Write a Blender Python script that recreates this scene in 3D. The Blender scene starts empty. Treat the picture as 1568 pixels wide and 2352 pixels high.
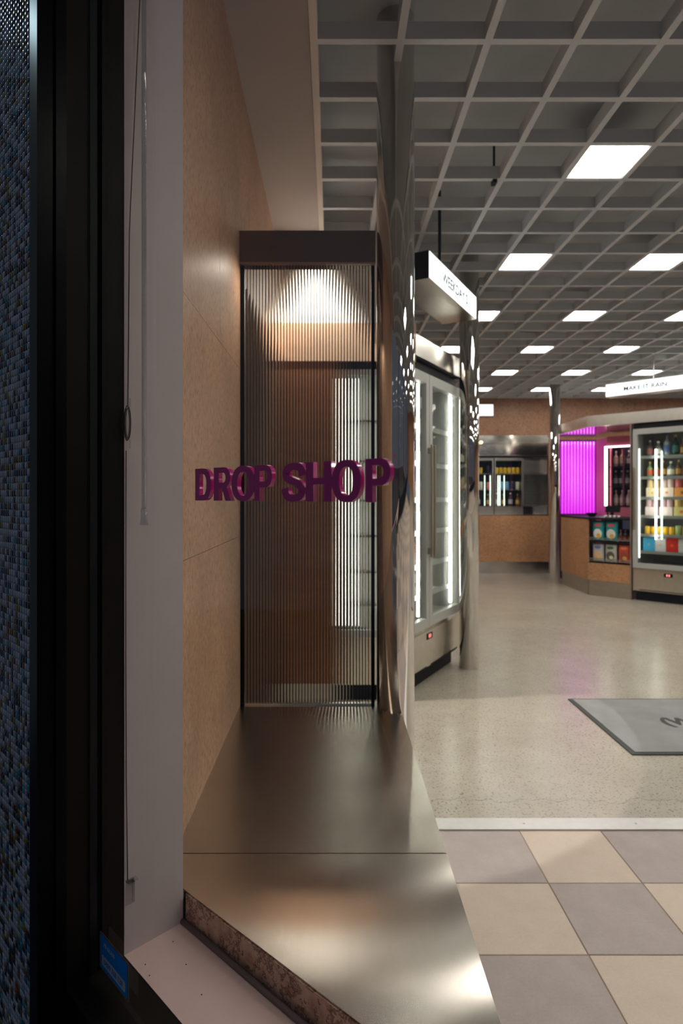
import bpy, bmesh, math, random
from mathutils import Vector, Matrix
random.seed(7)
S = bpy.context.scene
COL = S.collection
PI = math.pi
R2 = math.sqrt(0.5)

# ------------------------------------------------------------------ camera, world, exposure
EYE = 1.2375
cam_d = bpy.data.cameras.new('camera')
cam = bpy.data.objects.new('camera', cam_d); COL.objects.link(cam)
cam.location = (0, 0, EYE); cam.rotation_euler = (PI / 2, 0, 0)
cam_d.sensor_fit = 'AUTO'; cam_d.sensor_width = 36.0
cam_d.lens = 1378.0 / 2352.0 * 36.0
cam_d.shift_x = (784 - 763) / 2352.0
cam_d.shift_y = -(1176 - 1139) / 2352.0
cam_d.clip_start = 0.02
cam_d.dof.use_dof = True
cam_d.dof.focus_distance = 1.05
cam_d.dof.aperture_fstop = 5.6
S.camera = cam

W = bpy.data.worlds.new('dusk'); S.world = W; W.use_nodes = True
bg = W.node_tree.nodes['Background']
bg.inputs[0].default_value = (0.50, 0.55, 0.70, 1); bg.inputs[1].default_value = 0.15

S.view_settings.view_transform = 'Standard'
S.view_settings.look = 'None'
S.view_settings.exposure = 0.0
S.view_settings.gamma = 1.0
S.view_settings.use_curve_mapping = False

PANEL_POWER = 29.0
LED_POWER = 14.0
SIGN_POWER = 1.25


def lamp(name, kind, loc, energy, color, **kw):
    d = bpy.data.lights.new(name, kind); d.energy = energy; d.color = color
    for k, v in kw.items():
        setattr(d, k, v)
    o = bpy.data.objects.new(name, d); COL.objects.link(o); o.location = loc
    return o


# street lamp high over the pavement, glancing down the tiled front
lamp('street_light', 'POINT', (-2.35, 1.95, 3.5), 13.0, (0.66, 0.90, 1.0), shadow_soft_size=0.05)

# ------------------------------------------------------------------ materials


def rgb(r, g, b):
    f = lambda c: (c / 255 / 12.92) if c / 255 <= 0.04045 else ((c / 255 + 0.055) / 1.055) ** 2.4
    return (f(r), f(g), f(b), 1)


class NT:
    def __init__(s, name):
        s.m = bpy.data.materials.new(name); s.m.use_nodes = True
        s.t = s.m.node_tree; s.b = s.t.nodes['Principled BSDF']; s.out = s.t.nodes['Material Output']

    def n(s, typ, **kw):
        x = s.t.nodes.new(typ)
        for k, v in kw.items():
            if k.startswith('i_'):
                x.inputs[int(k[2:]) if k[2:].isdigit() else k[2:]].default_value = v
            else:
                setattr(x, k, v)
        return x

    def l(s, a, b):
        s.t.links.new(a, b)

    def coord(s, scale=(1, 1, 1), kind='Object'):
        c = s.n('ShaderNodeTexCoord'); m = s.n('ShaderNodeMapping')
        m.inputs['Scale'].default_value = scale
        s.l(c.outputs[kind], m.inputs[0]); return m.outputs[0]

    def world(s, scale=(1, 1, 1), rz=0):
        c = s.n('ShaderNodeNewGeometry'); m = s.n('ShaderNodeMapping')
        m.inputs['Scale'].default_value = scale
        if rz:
            r = s.n('ShaderNodeMapping'); r.inputs['Rotation'].default_value = (0, 0, rz)
            s.l(c.outputs['Position'], r.inputs[0]); s.l(r.outputs[0], m.inputs[0])
        else:
            s.l(c.outputs['Position'], m.inputs[0])
        return m.outputs[0]

    def noise(s, vec, scale, detail=3, rough=0.5):
        x = s.n('ShaderNodeTexNoise'); x.inputs['Scale'].default_value = scale
        x.inputs['Detail'].default_value = detail; x.inputs['Roughness'].default_value = rough
        s.l(vec, x.inputs['Vector']); return x.outputs['Fac']

    def ramp(s, fac, stops, interp='LINEAR'):
        x = s.n('ShaderNodeValToRGB'); x.color_ramp.interpolation = interp
        e = x.color_ramp.elements
        while len(e) < len(stops):
            e.new(0.5)
        for i, (p, c) in enumerate(stops):
            e[i].position = p; e[i].color = c if len(c) == 4 else (*c, 1)
        s.l(fac, x.inputs[0]); return x.outputs[0]

    def mix(s, fac, a, b, mode='MIX'):
        x = s.n('ShaderNodeMix', data_type='RGBA', blend_type=mode)
        for sock, v in ((x.inputs[0], fac), (x.inputs[6], a), (x.inputs[7], b)):
            if hasattr(v, 'is_linked') or hasattr(v, 'links'):
                s.l(v, sock)
            else:
                sock.default_value = v
        return x.outputs[2]

    def bump(s, h, strength, dist=0.001):
        x = s.n('ShaderNodeBump'); x.inputs['Strength'].default_value = strength
        x.inputs['Distance'].default_value = dist
        s.l(h, x.inputs['Height']); s.l(x.outputs[0], s.b.inputs['Normal'])


def plain(name, c, rough=0.5, metal=0.0, noise=0.0, nscale=30, spec=0.5, **kw):
    N = NT(name); b = N.b
    b.inputs['Roughness'].default_value = rough; b.inputs['Metallic'].default_value = metal
    b.inputs['Specular IOR Level'].default_value = spec
    c = c if len(c) == 4 else (*c, 1)
    if noise:
        f = N.noise(N.world(), nscale, 3)
        lo = tuple(x * (1 - noise) for x in c[:3]); hi = tuple(min(1, x * (1 + noise)) for x in c[:3])
        N.l(N.ramp(f, [(0.3, lo), (0.7, hi)]), b.inputs['Base Color'])
    else:
        b.inputs['Base Color'].default_value = c
    for k, v in kw.items():
        b.inputs[k].default_value = v
    return N.m


def emit(name, c, strength):
    N = NT(name); N.b.inputs['Base Color'].default_value = (0.8, 0.8, 0.8, 1)
    N.b.inputs['Emission Color'].default_value = (*c[:3], 1)
    N.b.inputs['Emission Strength'].default_value = strength
    return N.m


def clear_glass(name, tint=(1, 1, 1), rough=0.0, f0=0.03):
    """thin clear sheet: passes light straight on, mirrors by Fresnel"""
    N = NT(name); N.t.nodes.remove(N.b)
    tr = N.n('ShaderNodeBsdfTransparent'); tr.inputs[0].default_value = (*tint, 1)
    gl = N.n('ShaderNodeBsdfGlossy'); gl.inputs['Roughness'].default_value = rough
    lw = N.n('ShaderNodeLayerWeight')
    pw = N.n('ShaderNodeMath', operation='POWER'); N.l(lw.outputs['Facing'], pw.inputs[0]); pw.inputs[1].default_value = 5.0
    fr = N.n('ShaderNodeMath', operation='MULTIPLY_ADD'); N.l(pw.outputs[0], fr.inputs[0]); fr.inputs[1].default_value = 0.9; fr.inputs[2].default_value = f0
    mx = N.n('ShaderNodeMixShader')
    N.l(fr.outputs[0], mx.inputs[0]); N.l(tr.outputs[0], mx.inputs[1]); N.l(gl.outputs[0], mx.inputs[2])
    N.l(mx.outputs[0], N.out.inputs[0]); return N.m


def laminate(name, a, b, c, stretch, rough=0.45):
    N = NT(name)
    v = N.world(stretch)
    f1 = N.noise(v, 14, 5, 0.65); f2 = N.noise(v, 62, 4, 0.7); f3 = N.noise(N.world(), 3.0, 2)
    base = N.ramp(f1, [(0.3, a), (0.55, b), (0.75, a)])
    spk = N.ramp(f2, [(0.0, c), (0.40, c), (0.49, (1, 1, 1))])
    col = N.mix(0.65 if stretch[2] > stretch[0] or stretch[0] > 1 else 0.42, base, spk, 'MULTIPLY')
    big = N.ramp(f3, [(0.3, (0.86, 0.86, 0.86)), (0.7, (1.08, 1.06, 1.04))])
    col = N.mix(1.0, col, big, 'MULTIPLY')
    N.l(col, N.b.inputs['Base Color'])
    N.b.inputs['Roughness'].default_value = rough
    N.b.inputs['Specular IOR Level'].default_value = 0.4
    return N.m


def brushed(name, c, rough, aniso, rot=0.0, tangent_axis='Z', uvdir=None, streak=(4, 300, 4), amt=0.08):
    N = NT(name)
    N.b.inputs['Metallic'].default_value = 1.0
    f = N.noise(N.world(streak), 1.0, 3, 0.6)
    lo = tuple(x * (1 - amt) for x in c); hi = tuple(min(1, x * (1 + amt)) for x in c)
    N.l(N.ramp(f, [(0.3, lo), (0.7, hi)]), N.b.inputs['Base Color'])
    N.b.inputs['Roughness'].default_value = rough
    N.b.inputs['Anisotropic'].default_value = aniso
    N.b.inputs['Anisotropic Rotation'].default_value = rot
    if aniso:
        t = N.n('ShaderNodeTangent'); t.direction_type = 'UV_MAP'; t.uv_map = 'grain'
        N.l(t.outputs[0], N.b.inputs['Tangent'])
    return N.m


M = {}
M['tan_v'] = laminate('cork_laminate_vertical', rgb(176, 136, 106), rgb(192, 154, 123), rgb(146, 112, 92), (3, 3, 0.8))
M['tan'] = laminate('cork_laminate', rgb(178, 128, 88), rgb(190, 142, 102), rgb(150, 108, 78), (0.7, 0.7, 0.7))
M['tan_dark'] = laminate('cork_laminate_dark', rgb(146, 104, 78), rgb(160, 118, 90), rgb(116, 86, 68), (0.7, 0.7, 0.7))
M['tan_deep'] = laminate('orange_brown_laminate', rgb(128, 82, 50), rgb(138, 92, 58), rgb(108, 74, 50), (0.7, 0.7, 0.7))
M['wall_shade'] = plain('painted_wall_shade', rgb(64, 46, 34), .9, noise=.1, nscale=9, spec=0.05)
M['steel_top'] = brushed('brushed_steel_bench', (0.60, 0.555, 0.50), 0.16, 1.0, 0.0, streak=(160, 1.2, 1), amt=.025)
M['steel'] = plain('stainless_steel', (0.72, 0.69, 0.63), 0.22, 1.0, 0.06, 20)
M['steel_dull'] = plain('stainless_steel_dull', (0.50, 0.47, 0.43), 0.34, 1.0, 0.06, 20)
M['chrome'] = plain('polished_chrome', (0.66, 0.63, 0.60), 0.035, 1.0)
M['black'] = plain('black_aluminium', (0.003, 0.003, 0.004), 0.30, 0.0, spec=0.08)
M['black_matt'] = plain('black_matt', (0.007, 0.007, 0.008), 0.55, 0.0, spec=0.2)
M['brown_black'] = plain('dark_bronze_aluminium', (0.010, 0.008, 0.006), 0.5, 0.0, spec=0.12)
M['fridge_grey'] = plain('fridge_door_grey', rgb(176, 176, 172), 0.4, 0.0)
M['fridge_liner'] = plain('fridge_liner', (0.30, 0.31, 0.30), 0.35)
M['white_wall'] = plain('white_paint', rgb(192, 180, 178), 0.55, noise=0.04, nscale=4)
M['plaster'] = plain('cream_plaster', rgb(214, 200, 190), 0.7, noise=0.03, nscale=3)
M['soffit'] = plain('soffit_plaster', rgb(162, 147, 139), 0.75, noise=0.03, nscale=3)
M['slab'] = plain('ceiling_slab', rgb(168, 170, 172), 0.85, noise=0.06, nscale=5)
M['bar'] = plain('ceiling_bar_paint', rgb(198, 201, 205), 0.55)
M['light_box'] = plain('light_housing', (0.85, 0.85, 0.85), 0.5)
M['panel_light'] = emit('light_panel', (1.0, 0.955, 0.88), PANEL_POWER)
M['led'] = emit('led_or_reflection_tube', (1.0, 0.97, 0.86), LED_POWER)
M['led_soft'] = emit('soft_led_or_reflection', (0.88, 1.0, 0.90), 2.2)
M['sign_face'] = emit('sign_face', (0.93, 0.96, 1.0), SIGN_POWER)
M['sign_ink'] = plain('sign_lettering', rgb(26, 44, 78), 0.6)
M['red_led'] = emit('red_digits', (1.0, 0.05, 0.06), 1.5)
M['warm_reflection'] = emit('warm_reflection', (1.0, 0.62, 0.22), 7)
M['shop_glass'] = clear_glass('shop_window_glass', (0.97, 0.98, 0.975))
M['refraction_line'] = clear_glass('tinted_refraction_line', (.30, .28, .25), .1)
M['wand'] = clear_glass('clear_wand', (.84, .86, .90), .02, .14)
M['acrylic_thin'] = clear_glass('clear_acrylic_thin', (0.93, 0.94, 0.95), 0.02)
M['door_glass'] = clear_glass('fridge_glass', (0.93, 0.95, 0.94))
M['mosaic_grout'] = plain('grout', (0.50, 0.55, 0.62), 0.8)
M['rubber'] = plain('grey_sealant', rgb(120, 104, 100), 0.6)
M['ink'] = plain('black_print', (0.02, 0.02, 0.022), 0.6)
M['mat_rubber'] = plain('mat_border', (0.045, 0.05, 0.05), 0.7)
M['sticker_white'] = plain('sticker_white', (0.62, 0.62, 0.62), 0.4)
M['sticker_blue'] = plain('sticker_blue', (0.0, 0.30, 0.95), 0.4)
M['pavement'] = plain('pavement', (0.10, 0.10, 0.11), 0.8, noise=0.2, nscale=12)
M['alu'] = plain('aluminium_strip', rgb(205, 202, 200), 0.35, 0.6, 0.04, 40)
M['acrylic_letter'] = plain('magenta_acrylic', (0.62, 0.008, 0.24), 0.16, 0.0, spec=0.5, **{'Coat Weight': 0.3})
M['copper_cord'] = plain('cord', (0.10, 0.075, 0.065), 0.4)
M['tan_trim'] = plain('bronze_handle', (0.42, 0.36, 0.28), 0.32, 0.8)

# fluted glass, real refraction
N = NT('fluted_glass'); b = N.b
b.inputs['Base Color'].default_value = (0.95, 0.93, 0.90, 1)
b.inputs['Roughness'].default_value = 0.0; b.inputs['Transmission Weight'].default_value = 1.0
b.inputs['IOR'].default_value = 1.45; M['fluted'] = N.m
# polished concrete
N = NT('polished_concrete')
w = N.world()
f1 = N.noise(w, 1.6, 5, 0.6); f2 = N.noise(w, 95, 2, 0.5); f3 = N.noise(w, 14, 4, 0.6); f4 = N.noise(w, 38, 2, 0.5)
base = N.ramp(f1, [(0.3, rgb(166, 156, 141)), (0.7, rgb(182, 173, 158))])
spk = N.ramp(f2, [(0.0, (0.35, 0.33, 0.31)), (0.335, (0.42, 0.40, 0.37)), (0.42, (1, 1, 1))])
spk2 = N.ramp(f4, [(0.0, (0.62, 0.6, 0.57)), (0.28, (0.66, 0.64, 0.6)), (0.36, (1, 1, 1))])
mot = N.ramp(f3, [(0.3, (0.9, 0.9, 0.9)), (0.7, (1.04, 1.04, 1.04))])
c = N.mix(0.9, base, spk, 'MULTIPLY'); c = N.mix(1.0, c, spk2, 'MULTIPLY'); c = N.mix(0.8, c, mot, 'MULTIPLY')
# one hairline crack wandering across the slab
sep = N.n('ShaderNodeSeparateXYZ'); N.l(w, sep.inputs[0])
nx = N.noise(N.world((3, 0.2, 0.2)), 2.2, 4, 0.6)
a1 = N.n('ShaderNodeMath', operation='MULTIPLY_ADD'); N.l(nx, a1.inputs[0]); a1.inputs[1].default_value = 0.22; a1.inputs[2].default_value = 2.33
a2 = N.n('ShaderNodeMath', operation='SUBTRACT'); N.l(sep.outputs['Y'], a2.inputs[0]); N.l(a1.outputs[0], a2.inputs[1])
a3 = N.n('ShaderNodeMath', operation='ABSOLUTE'); N.l(a2.outputs[0], a3.inputs[0])
crk = N.ramp(a3.outputs[0], [(0.0, (0.45, 0.42, 0.4)), (0.0035, (1, 1, 1))])
c = N.mix(0.8, c, crk, 'MULTIPLY')
N.l(c, N.b.inputs['Base Color']); N.b.inputs['Roughness'].default_value = 0.24
N.b.inputs['Specular IOR Level'].default_value = 0.5; M['concrete'] = N.m


def stone(name, a, b_):
    N = NT(name); w = N.world()
    f = N.noise(w, 9, 5, 0.65); g = N.noise(w, 160, 2, 0.5)
    col = N.mix(0.25, N.ramp(f, [(0.3, a), (0.7, b_)]), N.ramp(g, [(0.3, (0.7, 0.7, 0.7)), (0.6, (1, 1, 1))]), 'MULTIPLY')
    N.l(col, N.b.inputs['Base Color']); N.b.inputs['Roughness'].default_value = 0.5; return N.m


M['tile_beige'] = stone('beige_porcelain', rgb(206, 187, 170), rgb(216, 198, 181))
M['tile_grey'] = stone('grey_porcelain', rgb(170, 156, 151), rgb(182, 168, 163))
M['tile_grout'] = plain('floor_grout', rgb(150, 130, 112), 0.8)
M['mat_pile'] = plain('mat_pile', rgb(146, 146, 146), 0.95, noise=0.10, nscale=7)

# red marble of the riser
N = NT('red_marble'); w = N.world((1, 1, 1))
f1 = N.noise(w, 26, 6, 0.7); f2 = N.noise(w, 70, 5, 0.7); f3 = N.noise(N.world((1, 1, 1), .4), 15, 6, .75)
base = N.ramp(f1, [(0.3, rgb(172, 122, 96)), (0.5, rgb(214, 170, 142)), (0.72, rgb(236, 206, 182))])
v1 = N.ramp(f3, [(0.470, (1, 1, 1)), (0.495, rgb(120, 78, 62)), (0.505, rgb(120, 78, 62)), (0.53, (1, 1, 1))])
pit = N.ramp(f2, [(0.0, rgb(70, 46, 38)), (0.31, rgb(90, 60, 48)), (0.38, (1, 1, 1))])
col = N.mix(0.85, base, v1, 'MULTIPLY'); col = N.mix(0.9, col, pit, 'MULTIPLY')
N.l(col, N.b.inputs['Base Color']); N.b.inputs['Roughness'].default_value = 0.4
M['marble'] = N.m

# mosaic: one material reads a per-tile colour attribute, one the object's own random number
PAL = [(0.34, 0.40, 0.50), (0.38, 0.44, 0.52), (0.32, 0.38, 0.44), (0.38, 0.40, 0.50), (0.36, 0.43, 0.48), (0.40, 0.42, 0.48), (0.37, 0.36, 0.42), (0.35, 0.42, 0.51), (0.39, 0.43, 0.50), (0.30, 0.36, 0.44),
       (0.02, 0.06, 0.13), (0.015, 0.04, 0.08), (0.01, 0.013, 0.025), (0.03, 0.09, 0.15), (0.012, 0.02, 0.05), (0.05, 0.25, 0.36),
       (0.20, 0.18, 0.02), (0.15, 0.055, 0.02), (0.035, 0.022, 0.015), (0.17, 0.20, 0.15)]
N = NT('mosaic_glaze_many'); at = N.n('ShaderNodeAttribute', attribute_name='tint'); N.l(at.outputs['Color'], N.b.inputs['Base Color'])
N.b.inputs['Roughness'].default_value = 0.14; N.b.inputs['Specular IOR Level'].default_value = 0.3; M['mosaic_many'] = N.m
N = NT('mosaic_glaze'); oi = N.n('ShaderNodeObjectInfo')
N.l(N.ramp(oi.outputs['Random'], [(i / len(PAL), c) for i, c in enumerate(PAL)], 'CONSTANT'), N.b.inputs['Base Color'])
N.b.inputs['Roughness'].default_value = 0.14; N.b.inputs['Specular IOR Level'].default_value = 0.3; M['mosaic_one'] = N.m

# magenta back-lit ribbed sheet
N = NT('magenta_backlit'); N.b.inputs['Base Color'].default_value = (0.12, 0.0, 0.12, 1)
N.b.inputs['Roughness'].default_value = 0.3
N.b.inputs['Emission Color'].default_value = (0.74, 0.0, 0.80, 1); N.b.inputs['Emission Strength'].default_value = 1.03
M['magenta'] = N.m
M['pink_wall'] = plain('pink_paint', rgb(214, 110, 140), 0.5)

_flat = {}


def flat(c, rough=0.35):
    k = (c, rough)
    if k not in _flat:
        _flat[k] = plain('print_%d' % len(_flat), rgb(*c), rough)
    return _flat[k]


def glassy(c, rough=0.08):
    k = (c, 'g')
    if k not in _flat:
        _flat[k] = plain('bottle_glass_%d' % len(_flat), rgb(*c), rough, spec=0.6)
    return _flat[k]


# ------------------------------------------------------------------ geometry helpers
def link(name, mesh, parent=None):
    o = bpy.data.objects.new(name, mesh); COL.objects.link(o)
    if parent is not None:
        o.parent = parent
    return o


def tomesh(name, bm, mat, smooth=False):
    me = bpy.data.meshes.new(name)
    bmesh.ops.recalc_face_normals(bm, faces=bm.faces[:])
    bm.to_mesh(me); bm.free()
    for m in (mat if isinstance(mat, (list, tuple)) else [mat]):
        me.materials.append(m)
    if smooth:
        for p in me.polygons:
            p.use_smooth = True
    return me


def mesh(name, bm, mat, parent=None, smooth=False):
    return link(name, tomesh(name, bm, mat, smooth), parent)


def bx(bm, x0, x1, y0, y1, z0, z1, mtx=None):
    vs = [bm.verts.new(mtx @ Vector(p) if mtx else p) for p in
          ((x0, y0, z0), (x1, y0, z0), (x1, y1, z0), (x0, y1, z0), (x0, y0, z1), (x1, y0, z1), (x1, y1, z1), (x0, y1, z1))]
    for f in ((0, 3, 2, 1), (4, 5, 6, 7), (0, 1, 5, 4), (1, 2, 6, 5), (2, 3, 7, 6), (3, 0, 4, 7)):
        bm.faces.new([vs[i] for i in f])
    return bm


def box(name, x0, x1, y0, y1, z0, z1, mat, parent=None, bevel=0.0, mtx=None):
    bm = bmesh.new(); bx(bm, x0, x1, y0, y1, z0, z1, mtx)
    if bevel:
        bmesh.ops.bevel(bm, geom=bm.edges[:], offset=bevel, segments=2, affect='EDGES', profile=0.5)
    return mesh(name, bm, mat, parent)


def prism_bm(bm, pts, z0, z1):
    lo = [bm.verts.new((x, y, z0)) for x, y in pts]; hi = [bm.verts.new((x, y, z1)) for x, y in pts]
    n = len(pts)
    bm.faces.new(lo[::-1]); bm.faces.new(hi)
    for i in range(n):
        bm.faces.new((lo[i], lo[(i + 1) % n], hi[(i + 1) % n], hi[i]))
    return bm


def prism(name, pts, z0, z1, mat, parent=None):
    return mesh(name, prism_bm(bmesh.new(), pts, z0, z1), mat, parent)


def cyl(bm, r0, r1, z0, z1, n=24, cx=0, cy=0):
    a = [bm.verts.new((cx + r0 * math.cos(2 * PI * i / n), cy + r0 * math.sin(2 * PI * i / n), z0)) for i in range(n)]
    b = [bm.verts.new((cx + r1 * math.cos(2 * PI * i / n), cy + r1 * math.sin(2 * PI * i / n), z1)) for i in range(n)]
    bm.faces.new(a[::-1]); bm.faces.new(b)
    for i in range(n):
        bm.faces.new((a[i], a[(i + 1) % n], b[(i + 1) % n], b[i]))


def lathe(bm, prof, n=16):
    rings = []
    for r, z in prof:
        rings.append([bm.verts.new((max(r, 1e-4) * math.cos(2 * PI * i / n), max(r, 1e-4) * math.sin(2 * PI * i / n), z)) for i in range(n)])
    bm.faces.new(rings[0][::-1]); bm.faces.new(rings[-1])
    for a, b in zip(rings, rings[1:]):
        for i in range(n):
            bm.faces.new((a[i], a[(i + 1) % n], b[(i + 1) % n], b[i]))


def tube(bm, pts, r, n=8):
    pts = [Vector(p) for p in pts]; rings = []
    up = Vector((0.3, 0.2, 0.93)).normalized()
    for i, p in enumerate(pts):
        d = (pts[min(i + 1, len(pts) - 1)] - pts[max(i - 1, 0)]).normalized()
        a = d.cross(up)
        if a.length < 1e-3:
            a = d.cross(Vector((1, 0, 0)))
        a.normalize(); b = d.cross(a)
        rings.append([bm.verts.new(p + r * (math.cos(2 * PI * k / n) * a + math.sin(2 * PI * k / n) * b)) for k in range(n)])
    bm.faces.new(rings[0][::-1]); bm.faces.new(rings[-1])
    for a, b in zip(rings, rings[1:]):
        for k in range(n):
            bm.faces.new((a[k], a[(k + 1) % n], b[(k + 1) % n], b[k]))


def thing(name, label, cat, loc=(0, 0, 0), rz=0.0, group=None):
    o = bpy.data.objects.new(name, None); COL.objects.link(o); o.empty_display_size = 0.1
    o.location = loc; o.rotation_euler = (0, 0, rz)
    return tag(o, label, cat, group)


def tag(o, label, cat, group=None):
    o['label'] = label; o['category'] = cat
    if group:
        o['group'] = group
    return o


def struct(o):
    o['kind'] = 'structure'; return o


def node(name, loc=(0, 0, 0), rz=0.0, parent=None):
    o = bpy.data.objects.new(name, None); COL.objects.link(o); o.location = loc; o.rotation_euler = (0, 0, rz)
    if parent:
        o.parent = parent
    return o


def dup(root, loc, rz=0.0, label=None, group=None):
    r = root.copy(); COL.objects.link(r); r.location = loc; r.rotation_euler = (0, 0, rz)
    if label:
        r['label'] = label
    if group:
        r['group'] = group
    for ch in list(root.children):
        c = ch.copy(); COL.objects.link(c); c.parent = r
        for g in list(ch.children):
            d = g.copy(); COL.objects.link(d); d.parent = c
    return r


def frame_mtx(origin, xdir):
    """local x along xdir (horizontal), local y up, local z out of the face"""
    x = Vector((xdir[0], xdir[1], 0)).normalized(); y = Vector((0, 0, 1)); z = x.cross(y)
    m = Matrix((x, y, z)).transposed().to_4x4(); m.translation = Vector(origin); return m


def curve_mesh(name, loops, extrude, mat, mtx, bevel=0.0):
    cu = bpy.data.curves.new(name, 'CURVE'); cu.dimensions = '2D'; cu.fill_mode = 'BOTH'; cu.extrude = extrude
    cu.bevel_depth = bevel
    for lp in loops:
        sp = cu.splines.new('POLY'); sp.points.add(len(lp) - 1); sp.use_cyclic_u = True
        for p, q in zip(sp.points, lp):
            p.co = (q[0], q[1], 0, 1)
    o = bpy.data.objects.new(name, cu); COL.objects.link(o)
    return bake(o, name, mat, mtx)


def bake(o, name, mat, mtx):
    dg = bpy.context.evaluated_depsgraph_get(); dg.update()
    me = bpy.data.meshes.new_from_object(o.evaluated_get(dg))
    d = o.data; bpy.data.objects.remove(o); bpy.data.curves.remove(d)
    me.materials.clear(); me.materials.append(mat); me.transform(mtx); me.name = name
    return me


def text_mesh(name, body, size, mat, mtx, extrude=0.0008, bold=0.0, align='CENTER', space=1.0, shear=0.0):
    cu = bpy.data.curves.new(name, 'FONT'); cu.body = body; cu.size = size; cu.extrude = extrude; cu.offset = bold
    cu.align_x = align; cu.align_y = 'CENTER'; cu.space_character = space; cu.shear = shear; cu.resolution_u = 3
    o = bpy.data.objects.new(name, cu); COL.objects.link(o)
    return bake(o, name, mat, mtx)


ORD = ['first', 'second', 'third', 'fourth', 'fifth', 'sixth', 'seventh', 'eighth', 'ninth', 'tenth', 'eleventh', 'twelfth']

# facade coordinates: u along the window, n into the shop
U_J = -1.044


def un(u, n):
    return ((n + u) * R2, (n - u) * R2)


def unbox(bm, u0, u1, n0, n1, z0, z1):
    pts = [un(u0, n0), un(u1, n0), un(u1, n1), un(u0, n1)]
    prism_bm(bm, pts, z0, z1)


GRID_Z = 2.796
PLAT_Z = 0.4555
WALL_X = -0.344
BACK_Y = 9.58

# ------------------------------------------------------------------ floor
fl = struct(prism('floor', [(WALL_X, 2.296), (7.5, 2.296), (7.5, 9.95), (WALL_X, 9.95)], -0.1, 0.0, M['concrete']))
tile_me = {}
for key in ('tile_beige', 'tile_grey'):
    bm = bmesh.new(); bx(bm, -0.1485, 0.1485, -0.1485, 0.1485, -0.012, 0.0)
    bmesh.ops.bevel(bm, geom=[e for e in bm.edges if all(v.co.z > -0.001 for v in e.verts)], offset=0.0012, segments=1, affect='EDGES')
    tile_me[key] = tomesh('floor_tile', bm, M[key])
prism('grout_bed', [(0.09, 2.2175), (0.09, 0.66), (0.72, 0.02), (4.6, 0.02), (4.6, 2.2175)], -0.05, -0.0018, M['tile_grout'], fl)
for i in range(-1, 13):
    for j in range(0, 8):
        cx, cy = 0.54 + 0.3 * i, 2.0675 - 0.3 * j
        if cx + cy < 1.06 or cy < 0.1:
            continue
        link('floor_tile', tile_me['tile_grey' if (i + j) % 2 == 0 else 'tile_beige'], fl).location = (cx, cy, 0)
th = struct(box('trim_1', 0.2496, 4.6, 2.2175, 2.2955, -0.005, 0.006, M['alu'], bevel=0.002))
for k in range(8):
    bm = bmesh.new(); cyl(bm, 0.0045, 0.0035, 0.006, 0.0075, 10, 0.72 + 0.42 * k, 2.256)
    mesh('screw_head', bm, M['steel_dull'], th)
prism('pavement', [(-6, -6), (6, -6), (6, -0.2), (0.80, -0.2), (-1.6, 2.2), (-6, 2.2)], -0.15, -0.02, M['pavement'])
struct(bpy.data.objects['pavement'])

# entrance mat
mt = thing('door_mat', 'grey rectangular door mat with dark rubber border on the concrete floor', 'mat', (2.04, 3.252, 0))
bm = bmesh.new(); bx(bm, -0.61, 0.61, -0.392, 0.392, 0.0005, 0.006)
mesh('border', bm, M['mat_rubber'], mt)
bm = bmesh.new(); bx(bm, -0.588, 0.588, -0.372, 0.372, 0.004, 0.0095)
mesh('pile', bm, M['mat_pile'], mt)
me = text_mesh('mat_lettering', '(W', 0.135, M['ink'], Matrix.Translation((-0.255, 0.01, 0.0098)), 0.0004, 0.006, 'LEFT')
link('mat_lettering', me, mt)

# ------------------------------------------------------------------ ceiling
ce = struct(prism('ceiling', [(WALL_X, 0.9), (0.8, 0.0), (7.5, 0.0), (7.5, 9.95), (WALL_X, 9.95)], 3.0, 3.1, M['slab']))
BW, BH = 0.013, 0.062
xl = [0.234 + 0.3 * k for k in range(0, 25)]
yl = [2.06 + 0.3 * n for n in range(-5, 26)]
for x in xl:
    y0 = max(0.72 - x, 0.25)
    box('ceiling_bar', x - BW, x + BW, y0, BACK_Y, GRID_Z, GRID_Z + BH, M['bar'], ce)
for y in yl:
    x0 = -0.05 if y < 3.59 else (.31 if y < 3.67 else WALL_X)
    x0 = max(x0, 0.74 - y)
    box('ceiling_bar', x0, 7.45, y - BW, y + BW, GRID_Z + .0007, GRID_Z + BH - .0007, M['bar'], ce)
# lit cells
bm = bmesh.new()
for (a0, a1, b0, b1) in ((-.1365, .1365, -.1365, -.1315), (-.1365, .1365, .1315, .1365), (-.1365, -.1315, -.1315, .1315), (.1315, .1365, -.1315, .1315)):
    bx(bm, a0, a1, b0, b1, 0.004, 0.052)
bx(bm, -.1365, .1365, -.1365, .1365, 0.0525, 0.057)
me_house = tomesh('housing', bm, M['light_box'])
bm = bmesh.new(); bx(bm, -0.1312, 0.1312, -0.1312, 0.1312, 0.036, 0.05)
me_panel = tomesh('diffuser', bm, M['panel_light'])
for j, n in enumerate((-6, -2, 2, 6, 10, 14, 18, 22)):  # row nearest the window is unseen, added to brighten the entrance tiles
    for i, k in enumerate((2, 5, 8, 11, 14, 17)):
        if n < 2 and k > 11 or n == -6 and k == 17:
            continue
        if n == 22 and k == 2:
            continue
        t = thing('ceiling_light', 'square white light panel, %s along its row, %s row from the shop window' % (ORD[i], ORD[j]), 'ceiling light',
                  (0.534 + 0.3 * k + 0.15, 2.06 + 0.3 * n + 0.15, GRID_Z), 0, 'lit squares in the ceiling grid')
        link('housing', me_house, t); link('diffuser', me_panel, t)
sf = struct(prism('trim_2', [(WALL_X, 1.2), (-0.0765, 0.93), (-0.0765, 3.598), (WALL_X, 3.598)], GRID_Z, GRID_Z + 0.1, M['soffit']))
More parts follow.
